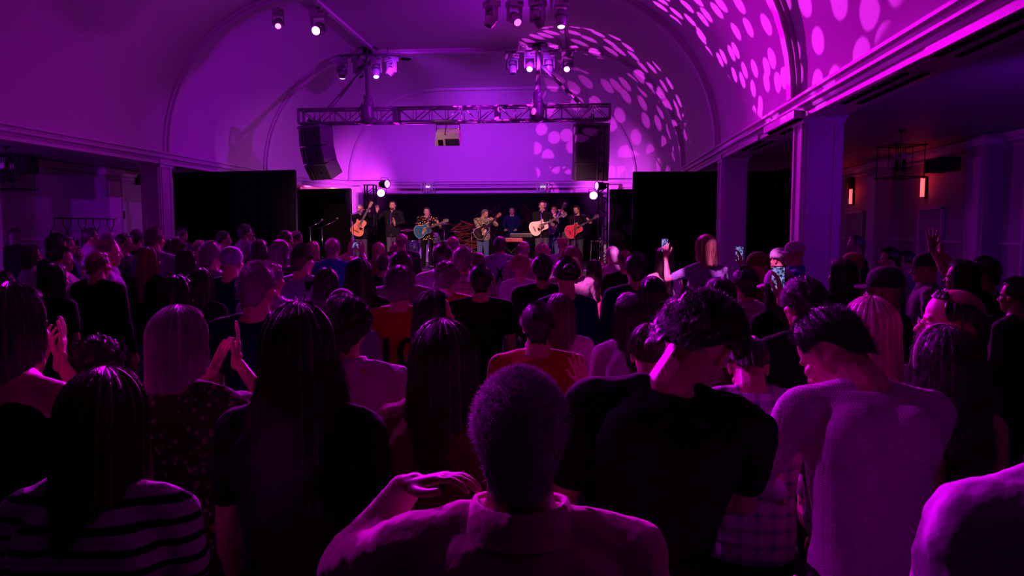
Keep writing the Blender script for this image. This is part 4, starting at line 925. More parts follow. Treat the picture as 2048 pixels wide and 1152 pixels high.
def hat(root,HM,kind,m):
    if kind=='cap':
        mb=MB().lathe([(0.094,0.0),(0.098,0.03),(0.092,0.07),(0.070,0.10),(0.035,0.118),(0.006,0.122)],24,Matrix.Translation((0,-0.01,0.035))@Matrix.Scale(1.08,4,(0,1,0)))
        c=part('cap',mb,m,root,True,HM); vs=[];fs=[]
        for j in range(5):
            for i in range(9):
                a=R(-55+110*i/8); rr=0.092+0.075*j/4*math.cos(a*1.1); vs.append((rr*math.sin(a)*(1.0 if j<3 else 0.95),rr*math.cos(a)+0.0,0.045-0.010*j/4-0.015*abs(math.sin(a))))
        for j in range(4):
            for i in range(8): fs.append((j*9+i,j*9+i+1,(j+1)*9+i+1,(j+1)*9+i))
        o2=len(vs); vs+=[(x,y,z-0.006) for x,y,z in vs]; fs+=[tuple(o2+i for i in f[::-1]) for f in fs]
        part('visor',MB().add(vs,fs),m,c,True)
    elif kind=='brim':
        mb=MB().lathe([(0.15,0.03),(0.152,0.036),(0.098,0.045),(0.096,0.09),(0.085,0.115),(0.03,0.12)],28,Matrix.Translation((0,-0.01,0.02))); part('hat',mb,m,root,True,HM)
    elif kind=='beanie':
        mb=MB().ell((0,-0.012,0.045),(0.086,0.108,0.092),nu=20,nv=12); part('knitted_cap',mb,m,root,True,HM)
def glasses(root,HM,m=None):
    mb=MB(); m=m or BLKM
    for s in (-1,1):
        pts=[(s*(0.031+0.021*math.cos(t)),0.100,0.0+0.016*math.sin(t)) for t in [2*PI*k/14 for k in range(15)]]; mb.tube(pts,0.0013,6); mb.tube([(s*0.052,0.10,0.004),(s*0.080,0.02,0.006),(s*0.080,-0.02,-0.004)],0.0015,6)
    mb.tube([(-0.011,0.101,0.003),(0.011,0.101,0.003)],0.0013,6); part('glasses',mb,m,root,True,HM)
# ------------------------------------------------------------------ placing people
UP=Vector((0,0,1))
def person(fig,px,py,dist,rz,label,hair='short',hc='dark',skin_=0,top='black',bottom='black',group=None,hi=False,collar=False,hatk=None,hatm=None,zfloor=0.0,sc=None,seed=0,gl=False):
    f=fig if isinstance(fig,dict) else FIG[fig]
    tgt=onD(px,py,dist)
    s=sc or (tgt.z-zfloor)/f['top'].z; rot=Matrix.Rotation(rz,3,'Z'); tp=rot@(f['top']*s)
    loc=Vector((tgt.x-tp.x,tgt.y-tp.y,zfloor))
    root=thing('person',loc,label,'person',rz,group); root.scale=(s,s,s)
    link('body',f['body'],SKIN[skin_],root); t=link('shirt',f['shirt'],CL[top],root)
    if collar: link('collar',f['collar'],CL[top],t)
    if f['legs']: link('trousers',f['legs'],CL[bottom],root)
    link('shoes',f['shoes'],SHOE,root)
    if hair and hair!='none': link('hair',hair_mesh(hair,hi,seed),HAIR[hc],root,M=f['head'])
    if not hi and dist<9 and hair and hair!='none': shared_strands(root,f['head'],hair,hc,seed%2)
    if hatk: hat(root,f['head'],hatk,hatm or CL['grey'])
    if gl: glasses(root,f['head'])
    return root,f
# ------------------------------------------------------------------ the band
def Gm(c,ang,yawd=0): # guitar frame in the person's own space, neck towards -X and up
    a=R(ang); return Matrix.Translation(c)@Matrix.Rotation(R(yawd),4,'Z')@Matrix(((-math.cos(a),0,-math.sin(a),0),(0,1,0,0),(math.sin(a),0,-math.cos(a),0),(0,0,0,1)))
def gfig(key,ang,c=(0.06,0.21,1.10),yawd=0,nk=0.47,**k):
    M=Gm(c,ang,yawd); n=(M.to_3x3()@Vector((1,0,0)))
    rw=M@Vector((-0.02,0.085,0.13)); rd=M.to_3x3()@Vector((0.45,-0.15,-0.9)); lw=M@Vector((nk,-0.03,-0.075)); ld=M.to_3x3()@Vector((0.25,0.35,1.0))
    # right hand over the sound hole, left hand wrapped round the neck
    f=figure(key,RA=(rw,(0.9,-0.4,-0.5),rd,(0,-1,0.0),0.35,0.1),LA=(lw,(-0.6,-0.3,-1),ld,(0,1,0.4) if False else (0.0,-0.6,0.3),0.55,0.1),bulk=k.pop('bulk',1.08),vox=0.013,hi=True,**k)
    return f,M
def performer(px,py,Y,rz,fig,label,hair,hc,sk,top,bottom,GM=None,G=None,beard=False,**k):
    d=(Vector((px,py,0)),)
    p=onY(px,py,Y); dist=(p-Vector((0,0,CAMZ)))@(CR@Vector((0,0,-1))) if False else (p-Vector((0,0,CAMZ))).dot(CR@Vector((0,0,-1)))
    root,f=person(fig,px,py,dist,rz,label,hair,hc,sk,top,bottom,hi=True,zfloor=SZ,**k)
    eyes(root,f['head'])
    if beard: part('beard',MB().ell((0,0.052,-0.078),(0.047,0.045,0.034)),HAIR[beard],root,True,f['head'])
    if GM is not None:
        s=root.scale[0]; W=Matrix.Translation(root.location)@Matrix.Rotation(rz,4,'Z')@Matrix.Scale(s,4)
        guitar(W@GM,*G)
    return root,f
f1,M1=gfig('g1',62,(0.02,0.20,1.12),0,0.50,sleeves='long',head=(0,-8,4),bulk=1.2)
performer(720,410,19.9,PI+0.15,f1,'guitarist in a black shirt holding an amber guitar upright beside the white column','short','darkgrey',1,'black','darkgrey',M1,('amber guitar held almost upright by the man at the white column','amber_wood','amber_wood','brown',True,None,None),beard='grey',collar=True)
f2=figure('sing',RA=((0.36,0.18,1.46),(1,-0.2,-1),(-0.05,0.05,1),(0,0.9,0.2),0.12,0.22),LA=((-0.17,0.30,1.13),(-1,-0.2,-0.6),(0.1,0.2,1),(0.7,0.6,0.1),0.15,0.15),top='jacket',sleeves='long',vox=0.013,hi=True,bulk=1.1)
performer(785,402,20.1,PI-0.1,f2,'singer in a buttoned black jacket raising an open hand','short','dark',1,'black','darkgrey',beard='dark',collar=True)
f3,M3=gfig('g3',22,(0.08,0.23,1.08),0,0.47,sleeves='short',head=(8,4,0),bulk=1.25)
performer(853,415,19.8,PI+0.05,f3,'man in a dark floral shirt playing a teal guitar','short','dark',1,'floral','black',M3,('teal guitar played by the man in the floral shirt','teal_lacquer','teal_lacquer','dark',True,None,None))
f4,M4=gfig('g4',42,(0.10,0.23,1.08),6,0.50,sleeves='rolled',head=(22,-38,0),bulk=1.2,lean=(4,0))
performer(972,420,19.9,PI+0.35,f4,'grey haired man in a patterned shirt looking down at a black guitar','short','darkgrey',1,'paisley','denim',M4,('black guitar with white pickguard played by the man in the patterned shirt','black_lacquer','black_lacquer','brown',False,None,'white'),beard='darkgrey')
f5=figure('keys',RA=((0.16,0.36,1.05),(1,-0.4,-.6),(0,1,-0.1),(0,0,-1),0.3,0.1),LA=((-0.16,0.36,1.05),(-1,-0.4,-.6),(0,1,-0.1),(0,0,-1),0.3,0.1),sleeves='long',vox=0.015)
performer(1024,415,23.3,PI,f5,'keyboard player in a dark blue shirt standing behind the keyboards','bald','dark',1,'navy','black')
f6,M6=gfig('g6',26,(0.08,0.23,1.08),0,0.47,sleeves='long',head=(-4,6,-3),bulk=1.1)
performer(1085,403,20.0,PI+0.05,f6,'singing man with swept dark hair playing a cream guitar','grownout','dark',1,'black','darkgrey',M6,('cream guitar with a black pickguard and cutaway','cream_wood','cream_wood','dark',True,None,'black'),collar=True)
f7,M7=gfig('g7',30,(0.06,0.23,1.06),-4,0.47,sleeves='rolled',head=(16,22,0),bulk=1.05)
performer(1152,412,20.1,PI-0.12,f7,'man in a black shirt looking down at a red guitar at the right end','short','black',1,'black','darkgrey',M7,('red guitar played by the man at the right end of the band','red_lacquer','red_lacquer','dark',True,None,None),beard='black')
f8,M8=gfig('g8',58,(0.0,0.20,1.15),0,0.50,sleeves='short',bulk=1.0)
performer(1108,412,21.9,PI-0.25,f8,'bass player in jeans hidden behind the man with the cream guitar','short','dark',1,'navy','denim',M8,('bright edged guitar half hidden behind the cream guitar player','black_lacquer','black_lacquer','dark',True,None,None))
# ------------------------------------------------------------------ the crowd: shared figures
CLAPM=dict(RA=((0.07,0.36,1.36),(1,-0.2,-1),(-0.1,0.25,1),(-1,0,0.1),0.14,0.15),LA=((-0.07,0.36,1.36),(-1,-0.2,-1),(0.1,0.25,1),(1,0,0.1),0.14,0.15))
figure('m',sleeves='long',bulk=1.06); figure('mt',sleeves='short',bulk=1.08); figure('f',fem=True,sleeves='long'); figure('ft',fem=True,sleeves='short'); figure('fs',fem=True,sleeves='none',top='tank')
figure('mc',sleeves='short',bulk=1.05,**CLAPM); figure('fc',fem=True,sleeves='long',**CLAPM)
figure('mb',sleeves='long',bulk=1.06,bow=10,head=(14,0,4)); figure('jk',sleeves='long',top='jacket',bulk=1.05)
figure('ph',sleeves='short',bulk=1.05,LA=((0.04,0.42,1.56),(-1,0,-1),(0.15,0.1,1),(0.5,0.8,0),0.35,0.08),RA=((0.22,0.40,1.56),(1,0,-1),(-0.15,0.1,1),(-0.5,0.8,0),0.35,0.08))
figure('phL',fem=True,sleeves='short',LA=((-0.27,0.36,1.54),(-0.3,0,-1),(0.0,0.15,1),(0.6,0.8,0),0.35,0.08))
figure('phR',sleeves='short',RA=((0.14,0.40,1.62),(1,-0.4,-1),(0.0,0.15,1),(-0.6,0.8,0),0.35,0.08))
figure('up',sleeves='short',LA=((-0.17,0.36,1.86),(-1,0,-0.6),(0.2,0.1,1),(0.7,0.6,0),0.15,0.2),RA=((0.0,0.40,1.84),(1,0,-0.6),(-0.3,0.1,1),(-0.7,0.6,0),0.15,0.2))
figure('wave',sleeves='none',top='tank',fem=True,RA=((0.20,0.34,1.62),(1,0,-1),(-0.5,0.2,0.8),(0,0.8,-.3),0.2,0.25))
HWD={'full':0.2,'short':0.166,'bald':0.158,'bob':0.20,'shoulder':0.19,'long':0.19,'verylong':0.20,'wavy':0.21,'updo':0.175,'curly':0.212,'afro':0.18,'grownout':0.19,None:0.158,'none':0.158}
SK=0
# px, ytop, head width px, figure, hair, hair colour, skin, top, turn, label
CROWD=[
(29,459,23,'f','bob','dark',1,'black',8,'woman with dark bob in black standing alone by the left wall'),
(62,493,33,'ft','bob','brown',0,'white',-25,'woman with brown bob and pale top below the left wall pilaster'),
(112,470,30,'m','short','black',1,'navy',-10,'man with thick black hair in front of the iron rack'),
(133,474,24,'mt','short','dark',1,'blue',-60,'man in profile just right of the thick haired man by the rack'),
(124,497,33,'fc','updo','dark',0,'white',-70,'woman in profile with hair up facing right near the rack'),
(108,531,46,'ft','shoulder','black',1,'black',-15,'woman with shoulder length black hair in a black dress at left'),
(10,545,30,'m','short','dark',0,'white',-10,'man in a white shirt cut by the left edge of the frame'),
(181,457,23,'m','short','dark',1,'thin',-30,'man in a thin striped shirt standing in front of the bottle rack'),
(217,466,24,'m','short','darkgrey',1,'black',-10,'dark haired man under the right end of the bottle rack'),
(214,478,37,'m','bald','grey',0,'lavender',-55,'balding man in a lavender shirt looking right'),
(248,468,25,'mt','short','dark',1,'darkgrey',-70,'young man in profile left of the left column'),
(150,492,24,'wave','shoulder','brown',0,'palepink',-40,'woman in a pale top clapping near the bottle rack'),
(274,460,23,'m','short','black',1,'black',0,'man in black standing against the wall left of the left column'),
(195,502,40,'jk','bald','brown',1,'black',-8,'shaven headed man in a black jacket in the left group'),
(309,456,31,'m','short','darkgrey',1,'lavender',-6,'tall man in a lavender shirt in front of the left column'),
(298,497,38,'f','long','auburn',0,'black',-12,'woman with long auburn hair and black top in front of the tall man'),
(339,478,24,'m','short','dark',0,'darkgrey',-8,'man with dark hair just right of the left column'),
(359,478,32,'f','curly','brown',0,'lavender',-20,'woman with curly brown hair right of the left column'),
(364,456,17,'m','short','dark',1,'darkgrey',-10,'farthest man against the tall left curtain'),
(398,479,22,'m','bald','grey',0,'palepink',-30,'bald man with pink lit head in front of the left curtain'),
(447,463,22,'m','short','dark',0,'darkgrey',-50,'man with short dark hair looking right, left curtain behind him'),
(422,487,37,'m','short','grey',0,'grey',-10,'grey haired man with open light collar, middle of the left group'),
(462,495,40,'jk','none','grey',0,'navy',-6,'man in a pale knitted cap and navy jacket'),
(373,500,34,'f','shoulder','black',1,'black',-15,'woman with black hair left of the grey haired man'),
(352,556,60,'f','long','black',1,'black',-10,'woman with long black hair and black dress above the blonde bob'),
(403,540,46,'f','long','dark',1,'black',-10,'woman with long dark hair behind the blonde bob'),
(490,449,22,'m','short','dark',1,'white',-30,'man in a white shirt whose head stands highest before the left curtain'),
(499,467,26,'f','curly','brown',0,'grey',-40,'curly haired person below the man in the white shirt'),
(520,481,29,'f','long','dark',0,'rose',-20,'woman with long dark hair right of the curly haired person'),
(559,483,38,'jk','shoulder','grey',0,'darkgrey',-6,'person with grey wavy hair and dark jacket left of centre'),
(571,462,25,'m','short','dark',1,'black',-25,'dark haired man in front of the lower left curtain'),
(592,460,21,'jk','bald','dark',0,'black',-20,'far man in a dark hood by the low boom stands'),
(604,492,40,'jk','short','dark',0,'lavender',-16,'man in a lavender shirt with black waistcoat below the boom stands'),
(626,484,25,'f','long','blonde',0,'brown',-10,'woman with straight blonde hair below the boom stands'),
(665,477,27,'ph','bald','grey',3,'blue',-2,'bald man in a bright blue shirt filming with a phone'),
(757,487,26,'f','bob','blonde',0,'rose',0,'woman with a lit blonde bob in front of the singer'),
(803,466,22,'m','bald','grey',3,'darkgrey',6,'bald man with glowing head in front of the drum kit'),
(792,490,24,'f','curly','blonde',0,'grey',0,'person with curly fair hair below the glowing bald head'),
(768,510,25,'m','short','dark',1,'black',0,'man with short dark hair below the blonde bob'),
(802,508,44,'jk','short','dark',1,'grey',4,'man in a grey jacket with dark hair in front of the drums'),
(885,489,35,'m','short','dark',0,'white',2,'man in a white shirt with thick dark hair below the teal guitar player'),
(905,472,22,'mc','bald','grey',3,'navy',0,'bald man below the painted backdrop strokes'),
(515,532,64,'mt','short','grey',0,'navy',-6,'broad man with short grey hair and navy polo shirt'),
(541,525,45,'m','bald','grey',1,'white',-12,'bald man in a white shirt behind the broad man in navy'),
(652,540,54,'f','verylong','black',1,'black',-4,'woman with very long black hair left of centre'),
(718,520,56,'f','verylong','black',1,'black',0,'woman with big black hair right beside another long haired woman'),
(698,516,30,'f','curly','blonde',0,'brown',-8,'curly fair haired woman peeking left of the big black hair'),
(683,580,46,'m','none','grey',0,'grey',-6,'person in a round grey knitted hat above the curly dark head'),
(926,497,38,'m','short','grey',0,'plaid',0,'grey haired man in a plaid shirt below the painted backdrop'),
(957,507,27,'f','shoulder','brown',0,'rose',8,'woman with brown hair right of the grey man in plaid'),
(961,534,40,'mt','short','black',1,'black',5,'man with short black hair holding something red at centre'),
(1000,474,23,'m','short','dark',1,'lavender',0,'man with crossed dark straps over a pale shirt'),
(1047,482,23,'m','bald','grey',3,'plaid',0,'bald man in a plaid shirt in front of the keyboards'),
(1040,514,37,'ft','curly','blonde',0,'white',4,'woman with short fair curls and a white blouse at centre'),
(1085,512,38,'jk','short','black',1,'black',0,'person with smooth black hair and a long black coat'),
(1084,491,31,'ft','curly','blonde',0,'palepink',0,'woman with light curls in front of the cream guitar player'),
(1125,477,19,'m','none','blonde',0,'white',4,'person in a white shirt with a straw hat in front of the bass amplifier'),
(1143,497,42,'f','bob','blonde',0,'palepink',4,'woman with bright pink lit bob in front of the red guitar player'),
(1133,520,48,'f','updo','black',1,'navy',6,'woman with dark hair tied up and navy jacket at centre right'),
(1188,521,30,'fs','long','dark',0,'magenta',14,'woman with long dark hair and bare shoulders in a pink dress'),
(1225,494,25,'mc','short','white',3,'white',20,'white haired man in a spotlit white shirt clapping'),
(1250,499,27,'mt','bald','dark',1,'black',16,'balding man behind the white haired clapping man'),
(1272,510,41,'jk','short','black',1,'navy',8,'broad man with black hair and navy jacket right of centre'),
(1329,497,34,'fs','long','dark',0,'white',14,'woman with long dark hair and a white strap dress lit pink'),
(1413,474,41,'phL','bob','blonde',0,'lavender',8,'woman with blonde bob and pale shirt filming with a raised phone'),
(1305,558,52,'f','shoulder','black',1,'black',6,'woman with black shoulder length hair below the pink lit long hair'),
(1440,562,60,'f','bob','dark',1,'brown',8,'woman with a round dark bob right of centre'),
(1490,538,50,'mt','short','black',1,'white',10,'man in a white shirt with short black hair before the far column'),
(1517,510,36,'phR','none','dark',1,'brown',20,'man in a brown cap between the two right columns'),
(1590,487,29,'mt','none','white',0,'blue',70,'person in a white baseball cap and blue shirt facing left'),
(1558,500,28,'m','short','dark',1,'black',40,'man in profile left of the white baseball cap'),
(1560,545,56,'f','shoulder','black',1,'black',20,'woman with black hair in front of the white baseball cap'),
(1685,520,48,'f','long','black',1,'black',24,'woman with long black hair right of the near column'),
(1607,568,80,'phR','curly','black',1,'black',14,'large dark haired person filming low in front of the near column'),
(1712,472,26,'m','short','darkgrey',1,'black',80,'man in black looking left beside the right aisle door'),
(1706,510,30,'mt','none','dark',1,'tan',60,'person in an orange brown cap below the man in black'),
(1780,498,29,'m','short','black',1,'black',70,'man in profile in front of the open door on the right, left of two'),
(1813,505,28,'m','short','black',1,'grey',72,'man in profile in front of the door on the right, right of two'),
(1852,512,35,'mt','none','dark',0,'grey',66,'man in a dark cap and grey shirt facing left at right'),
(1772,543,53,'jk','none','black',1,'black',40,'man in a black cap and glasses above the long blonde hair'),
(1924,524,50,'f','shoulder','black',1,'darkgrey',40,'dark haired woman below the raised hands at right'),
(1970,518,44,'up','short','black',1,'black',34,'man raising both hands high near the right wall'),
(2034,560,46,'m','short','dark',1,'darkgrey',30,'person in dark clothes cut by the right edge of the frame'),
(1262,592,66,'f','long','dark',1,'white',8,'woman with long dark hair and white blouse in front of the navy jacket'),
(1120,592,60,'f','long','brown',1,'palepink',2,'woman with long brown hair and pale top beside the orange shirt'),
(1075,612,58,'mt','short','dark',1,'orange',4,'young man in a plain orange T-shirt at centre'),
(800,541,62,'mt','curly','grey',0,'orange',0,'person with long grey curls in an orange jersey with number ten'),
(893,530,52,'mt','curly','grey',0,'orange',-4,'person with grey curls in an orange jersey with letters on the back'),
(868,586,66,'ft','long','black',1,'black',-58,'woman with long black hair turning her face to the right'),
]
def dist_for(w_,hair,py):
    d=FPX*HWD[hair]/w_
    for _ in range(4):
        s=(CAMZ-(py-458)/FPX*d)/1.76
        s=max(0.86,min(1.09,s)); d2=FPX*HWD[hair]*s/w_
        d=d2
    # height has to stay human: z=CAMZ-(py-458)/FPX*d
    k=(py-458)/FPX
    if k>0.005:
        z=CAMZ-k*d
        if z<1.50: d=(CAMZ-1.50)/k
        if z>1.92: d=(CAMZ-1.92)/k if (CAMZ-1.92)/k<d*1.5 else d
    return min(d,17.5)
FOREXY=[(212,1.62),(1040,1.30),(1650,2.2),(1380,2.0),(598,1.95),(886,2.25),(20,2.25),(358,2.5),(190,2.75),(690,2.95),(1893,2.05),(1742,2.9),(1912,2.55),(1300,2.9),(1492,2.9)]
DD=[dist_for(c[2],c[4],c[1]) for c in CROWD]
def crowd_xy(i): p=onD(CROWD[i][0],CROWD[i][1],DD[i]); return Vector((p.x,p.y))
FXY=[Vector(onD(x,600,d)[:2]) for x,d in FOREXY]
for it in range(150):
    P=[crowd_xy(i) for i in range(len(CROWD))]; ch=False
    for i in range(len(P)):
        for q in FXY:
            if (P[i]-q).length<0.52: DD[i]+=0.05; ch=True
        for j in range(i+1,len(P)):
            if (P[i]-P[j]).length<0.48:
                a_,b_=(i,j) if DD[i]<DD[j] else (j,i)
                DD[b_]=min(17.6,DD[b_]*1.012); ch=True
                if DD[b_]>=17.5: DD[a_]*=0.99
    if not ch: break
PEOPLE={}
rnd=random.Random(11)
for i,(px,py,w_,fg,hair,hc,sk,tp,turn,lab) in enumerate(CROWD):
    d=DD[i]; p=onD(px,py,d)
    face=math.atan2(-(HX-p.x),21-p.y)*0.35
    coll=tp in ('lavender','white','plaid','grey','thin','blue') and fg in ('m','mb','mt','mc','ph')
    kw={}
    if 'baseball' in lab: kw=dict(hatk='cap',hatm=CL['white'])
    elif 'brown cap' in lab: kw=dict(hatk='cap',hatm=CL['brown'] if 'man in a brown' in lab else CL['tan'])
    elif 'dark cap' in lab or 'black cap' in lab: kw=dict(hatk='cap',hatm=CL['darkgrey'])
    elif 'knitted cap' in lab or 'knitted hat' in lab: kw=dict(hatk='beanie',hatm=CL['grey' if 'hat' in lab else 'lavender'])
    elif 'straw hat' in lab: kw=dict(hatk='brim',hatm=CL['tan'])
    r_,f=person(fg,px,py+1,d,face+R(turn)*1.0,lab,hair,hc,sk,tp,'darkgrey' if i%3 else 'denim',collar=coll,seed=i%3,gl='glasses' in lab,**kw)
    PEOPLE[lab]=(r_,f,d)
def flat_text(txt,size,root,loc,m,name='number'):
    c=bpy.data.curves.new('t','FONT'); c.body=txt; c.size=size; c.align_x='CENTER'; c.extrude=0.004; c.offset=0.004; o=bpy.data.objects.new('t',c); COL.objects.link(o)
    dg=bpy.context.evaluated_depsgraph_get(); me=bpy.data.meshes.new_from_object(o.evaluated_get(dg)); bpy.data.objects.remove(o); me.materials.clear()
    M=Matrix.Translation(loc)@Matrix.Rotation(PI/2,4,'X'); return link(name,me,m,root,M=M)
def byl(s): return [v for k,v in PEOPLE.items() if s in k][0]
r_,f,d=byl('number ten'); flat_text('10',0.30,r_,(0,-0.137,1.08),CL['black'])
r_,f,d=byl('letters on the back'); flat_text('ESP',0.17,r_,(0.02,-0.138,1.22),CL['black'],'lettering'); flat_text('9',0.28,r_,(0.0,-0.138,0.95),CL['black'])
r_,f,d=byl('crossed dark straps')
part('straps',MB().tube([(-0.13,-0.075,1.45),(0.0,-0.135,1.25),(0.09,-0.125,1.0)],0.018,8).tube([(0.13,-0.075,1.45),(0.0,-0.135,1.25),(-0.09,-0.125,1.0)],0.018,8),CL['black'],r_,True)
r_,f,d=byl('black waistcoat'); part('waistcoat_back',MB().tube([(-0.12,-0.07,1.46),(-0.11,-0.12,1.25),(-0.14,-0.11,1.0)],0.04,8).tube([(0.12,-0.07,1.46),(0.11,-0.12,1.25),(0.14,-0.11,1.0)],0.04,8),CL['black'],r_,True)
# phones held up
def phone(px,py,dist,label,rz=0,scr=(0.35,0.4,0.9),land=False,e=0.8,sc=1.0,lean=0.0,P=None):
    p=P if P is not None else onD(px,py,dist); o=thing('smartphone',p,label,'phone',rz,'phones held up by the audience'); o.scale=(sc,sc,sc)
    w_,h=(0.15,0.072) if land else (0.072,0.15)
    part('case',MB().box((0,0,0),(w_,0.009,h)),BLKP,o)
    m=patterned('phone_screen',lambda nt,b,tc:None,0.2); nt=m.node_tree; b=nt.nodes['Principled BSDF']
    if not b.inputs['Emission Strength'].default_value:
        tc=[n for n in nt.nodes if n.type=='TEX_COORD'][0]; v=nt.nodes.new('ShaderNodeTexNoise'); v.inputs['Scale'].default_value=70; nt.links.new(tc.outputs['Object'],v.inputs['Vector'])
        cr=nt.nodes.new('ShaderNodeValToRGB'); cr.color_ramp.elements[0].position=0.42; cr.color_ramp.elements[0].color=(0.01,0.01,0.04,1); cr.color_ramp.elements[1].position=0.6; cr.color_ramp.elements[1].color=(0.35,0.35,0.95,1)
        nt.links.new(v.outputs['Fac'],cr.inputs[0]); nt.links.new(cr.outputs[0],b.inputs['Emission Color']); b.inputs['Base Color'].default_value=(0.01,0.01,0.02,1); b.inputs['Emission Strength'].default_value=e
    part('screen',MB().box((0,-0.006,0),(w_*.93,0.003,h*.93)),m,o)
    part('camera_bump',MB().box((-w_*.25,0.006,h*.32),(0.025,0.004,0.025)),GREYP,o)
def held(lab,sides,text,up=0.115,**k):
    r_,f,d=byl(lab); s_=r_.scale[0]; W=Matrix.Translation(r_.location)@Matrix.Rotation(r_.rotation_euler.z,4,'Z')@Matrix.Scale(s_,4)
    pts=[f['J'][q][2] for q in sides]; c=sum(pts,Vector())/len(pts); w=W@(c+Vector((0,0.035,up)))
    phone(0,0,0,text,P=w,**k)
held('filming with a phone',(1,-1),'phone held sideways above the bald man in blue',land=True,up=0.10)
held('raised phone',(-1,),'phone held upright by the woman with the blonde bob',rz=0.1)
held('filming low',(1,),'phone held upright in front of the near right column',rz=-0.1)
held('in a brown cap',(1,),'distant small phone held up above the brown cap',rz=0.1)
# ------------------------------------------------------------------ foreground people
def fore(key,px,py,dist,rz,label,hair,hc,sk,top,strands=0,curl=0.0,fly=0.012,length=None,figkw={},r=0.0007,**k):
    f=figure(key,hi=True,vox=0.011,wr=k.pop('wr',0.030),**figkw)
    rt,f=person(f,px,py,dist,rz,label,hair,hc,sk,top,hi=True,**k)
    if strands: strands_part(rt,f['head'],hair,hc,strands,curl=curl,fly=fly,length=length,r=r,seed=len(label))
    return rt,f
fore('F1',212,752,1.62,0.05,'woman in a black and white striped top with long straight hair, front left','long','brown',0,'stripe',1500,0.0,0.008,figkw=dict(fem=True,bow=6,bulk=1.12))
rt,f=fore('F2',1040,757,1.30,0.02,'man with short grey afro hair and pink collared shirt, nearest the camera','afro','salt',2,'pink',10000,0.9,length=0.013,r=0.0007,collar=True,wr=0.02,
  figkw=dict(head=(-2,-4,0),bulk=1.12,LA=((-0.25,0.13,1.475),(-0.9,0.3,-1),(1,-0.25,0.35),(0.1,-0.2,-1),0.40,0.10)))
fore('F3',1622,640,2.25,0.12,'man in a white waffle knit sweater bowing his head, front right','short','black',1,'waffle',5000,0.6,0.006,length=0.022,wr=0.013,figkw=dict(lean=(8,2),bow=16,head=(24,-26,-8),bulk=0.90,RA=((0.06,0.38,1.05),(1,-.3,-.6),(0,0.6,.8),(-.6,-.6,.4),0.4,0.1),LA=((-0.10,0.38,1.05),(-1,-.3,-.6),(0,.6,.8),(.6,-.6,.4),0.4,0.1)))
fore('F4',1432,628,2.0,-0.1,'man in a black T-shirt with messy dark hair bending to the right','curly','dark',1,'black',1800,1.0,0.02,figkw=dict(lean=(6,8),bow=14,head=(24,30,8),bulk=0.92,sleeves='short',RA=((0.10,0.40,1.05),(1,-.3,-.6),(0,0.6,.8),(-.6,-.6,.4),0.4,0.1)))
fore('F5',598,622,1.95,-0.03,'tall woman in black with very long dark hair down her back','verylong','dark',1,'black',2200,0.25,0.03,figkw=dict(fem=True,sleeves='short',bulk=1.1))
fore('F6',886,660,2.25,-0.08,'woman in a dusty red jacket with long brown hair','full','dark',1,'brown',2000,0.1,0.012,figkw=dict(fem=True,top='jacket',bulk=1.12,head=(0,0,0)))
fore('F7',20,583,2.25,-0.12,'woman with grey bob and bare back clapping at the left edge','bob','darkgrey',0,'black',1200,0.1,0.008,figkw=dict(fem=True,sleeves='none',top='tank',bulk=1.1,RA=((-0.13,0.30,1.46),(1,-0.2,-1),(0.1,0.1,1),(-0.8,-0.5,0.1),0.14,0.22),LA=((-0.25,0.32,1.43),(-1,-0.2,-1),(0.2,0.25,1),(1,0,0.1),0.14,0.15)))
fore('F8',358,626,2.50,-0.15,'woman with a lit silver blonde bob clapping in the left foreground','bob','white',0,'darkfloral',1800,0.05,0.010,figkw=dict(fem=True,sleeves='short',bulk=1.1,RA=((0.02,0.30,1.51),(1,-0.2,-1),(0.05,0.1,1),(-0.8,-0.5,0.1),0.12,0.3),LA=((-0.12,0.34,1.46),(-1,-0.2,-1),(0.5,0.1,1),(1,0,0.1),0.14,0.2)))
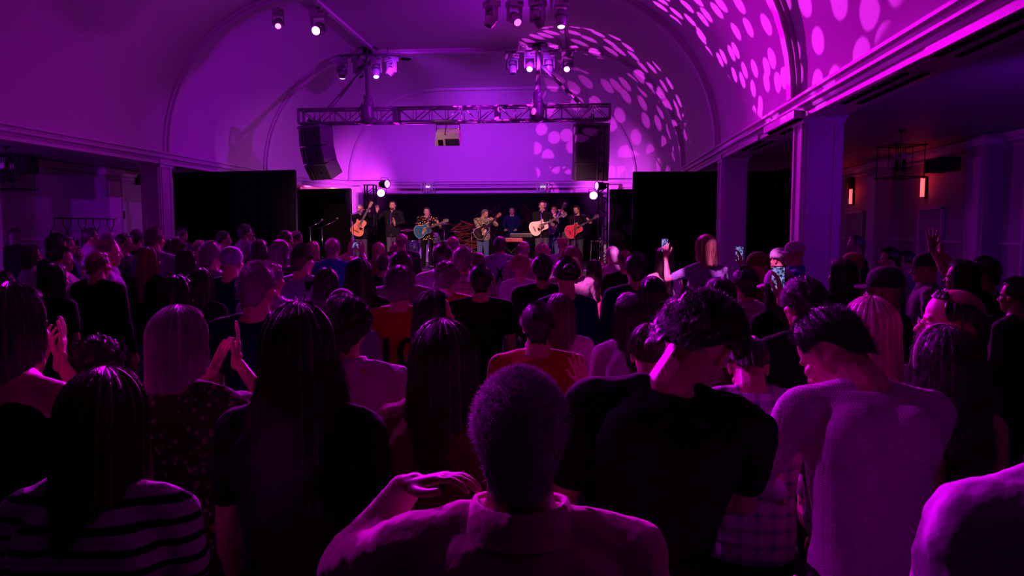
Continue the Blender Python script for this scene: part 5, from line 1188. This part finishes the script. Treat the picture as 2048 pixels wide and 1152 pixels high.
fore('F9',190,690,2.75,-0.2,'short person with curly hair and raised hand behind the striped top','curly','dark',0,'black',900,1.0,0.012,figkw=dict(fem=True,sleeves='short',RA=((-0.20,0.26,1.54),(1,-0.2,-1),(0.2,0.1,1),(0,-0.9,0.1),0.2,0.05)))
fore('F10',690,607,2.95,-0.02,'man in a white shirt with dark curly hair left of centre','curly','dark',1,'white',1500,1.0,0.016,collar=True,figkw=dict(bulk=1.2))
fore('F11',2215,600,1.15,0.1,'person in a white shirt whose shoulder fills the lower right corner','short','dark',1,'white',0,figkw=dict(bulk=1.15,bow=6))
rt,f=fore('F12',1893,672,2.3,0.2,'woman with a headband and long dark wavy hair, right foreground','wavy','dark',1,'tan',2200,0.9,0.022,figkw=dict(fem=True,sleeves='none',top='tank',bulk=1.1))
pts=[tuple(hsurf(-PI*0.62+PI*1.24*0+0,0,STY['wavy'])) for _ in range(0)]
pts=[(0.100*math.cos(t),-0.0+0.02*math.sin(t),0.03+0.122*math.sin(t)) for t in [R(-12)+R(204)*k/20 for k in range(21)]]
part('headband',MB().tube(pts,0.012,8),CL['palepink'],rt,True,f['head'])
fore('F13',1742,610,2.9,0.15,'woman with long straight blonde hair and a pale shirt at right','full','paleblonde',0,'palepink',1500,0.1,0.010,figkw=dict(fem=True,bulk=1.08))
rt,f=fore('F14',1912,579,2.55,R(70),'balding man with glasses in profile facing left','bald','dark',1,'darkgrey',0,figkw=dict(head=(0,0,0),bulk=1.1)); glasses(rt,f['head'],CHROME)
fore('F16',1300,657,2.9,0.05,'woman with hair in a bun and bare shoulders behind the black T-shirt','updo','brown',0,'navy',900,0.1,0.008,figkw=dict(fem=True,sleeves='none',top='tank',LA=((-0.28,0.26,1.42),(-1,-0.2,-1),(-0.3,0.1,1),(0,-0.9,0.1),0.2,0.15)))
fore('F17',1492,692,2.9,-0.1,'person in a plaid shirt half hidden between the black T-shirt and the white sweater','short','dark',1,'plaid',0,figkw=dict(bow=25,head=(25,0,0),bulk=1.05))
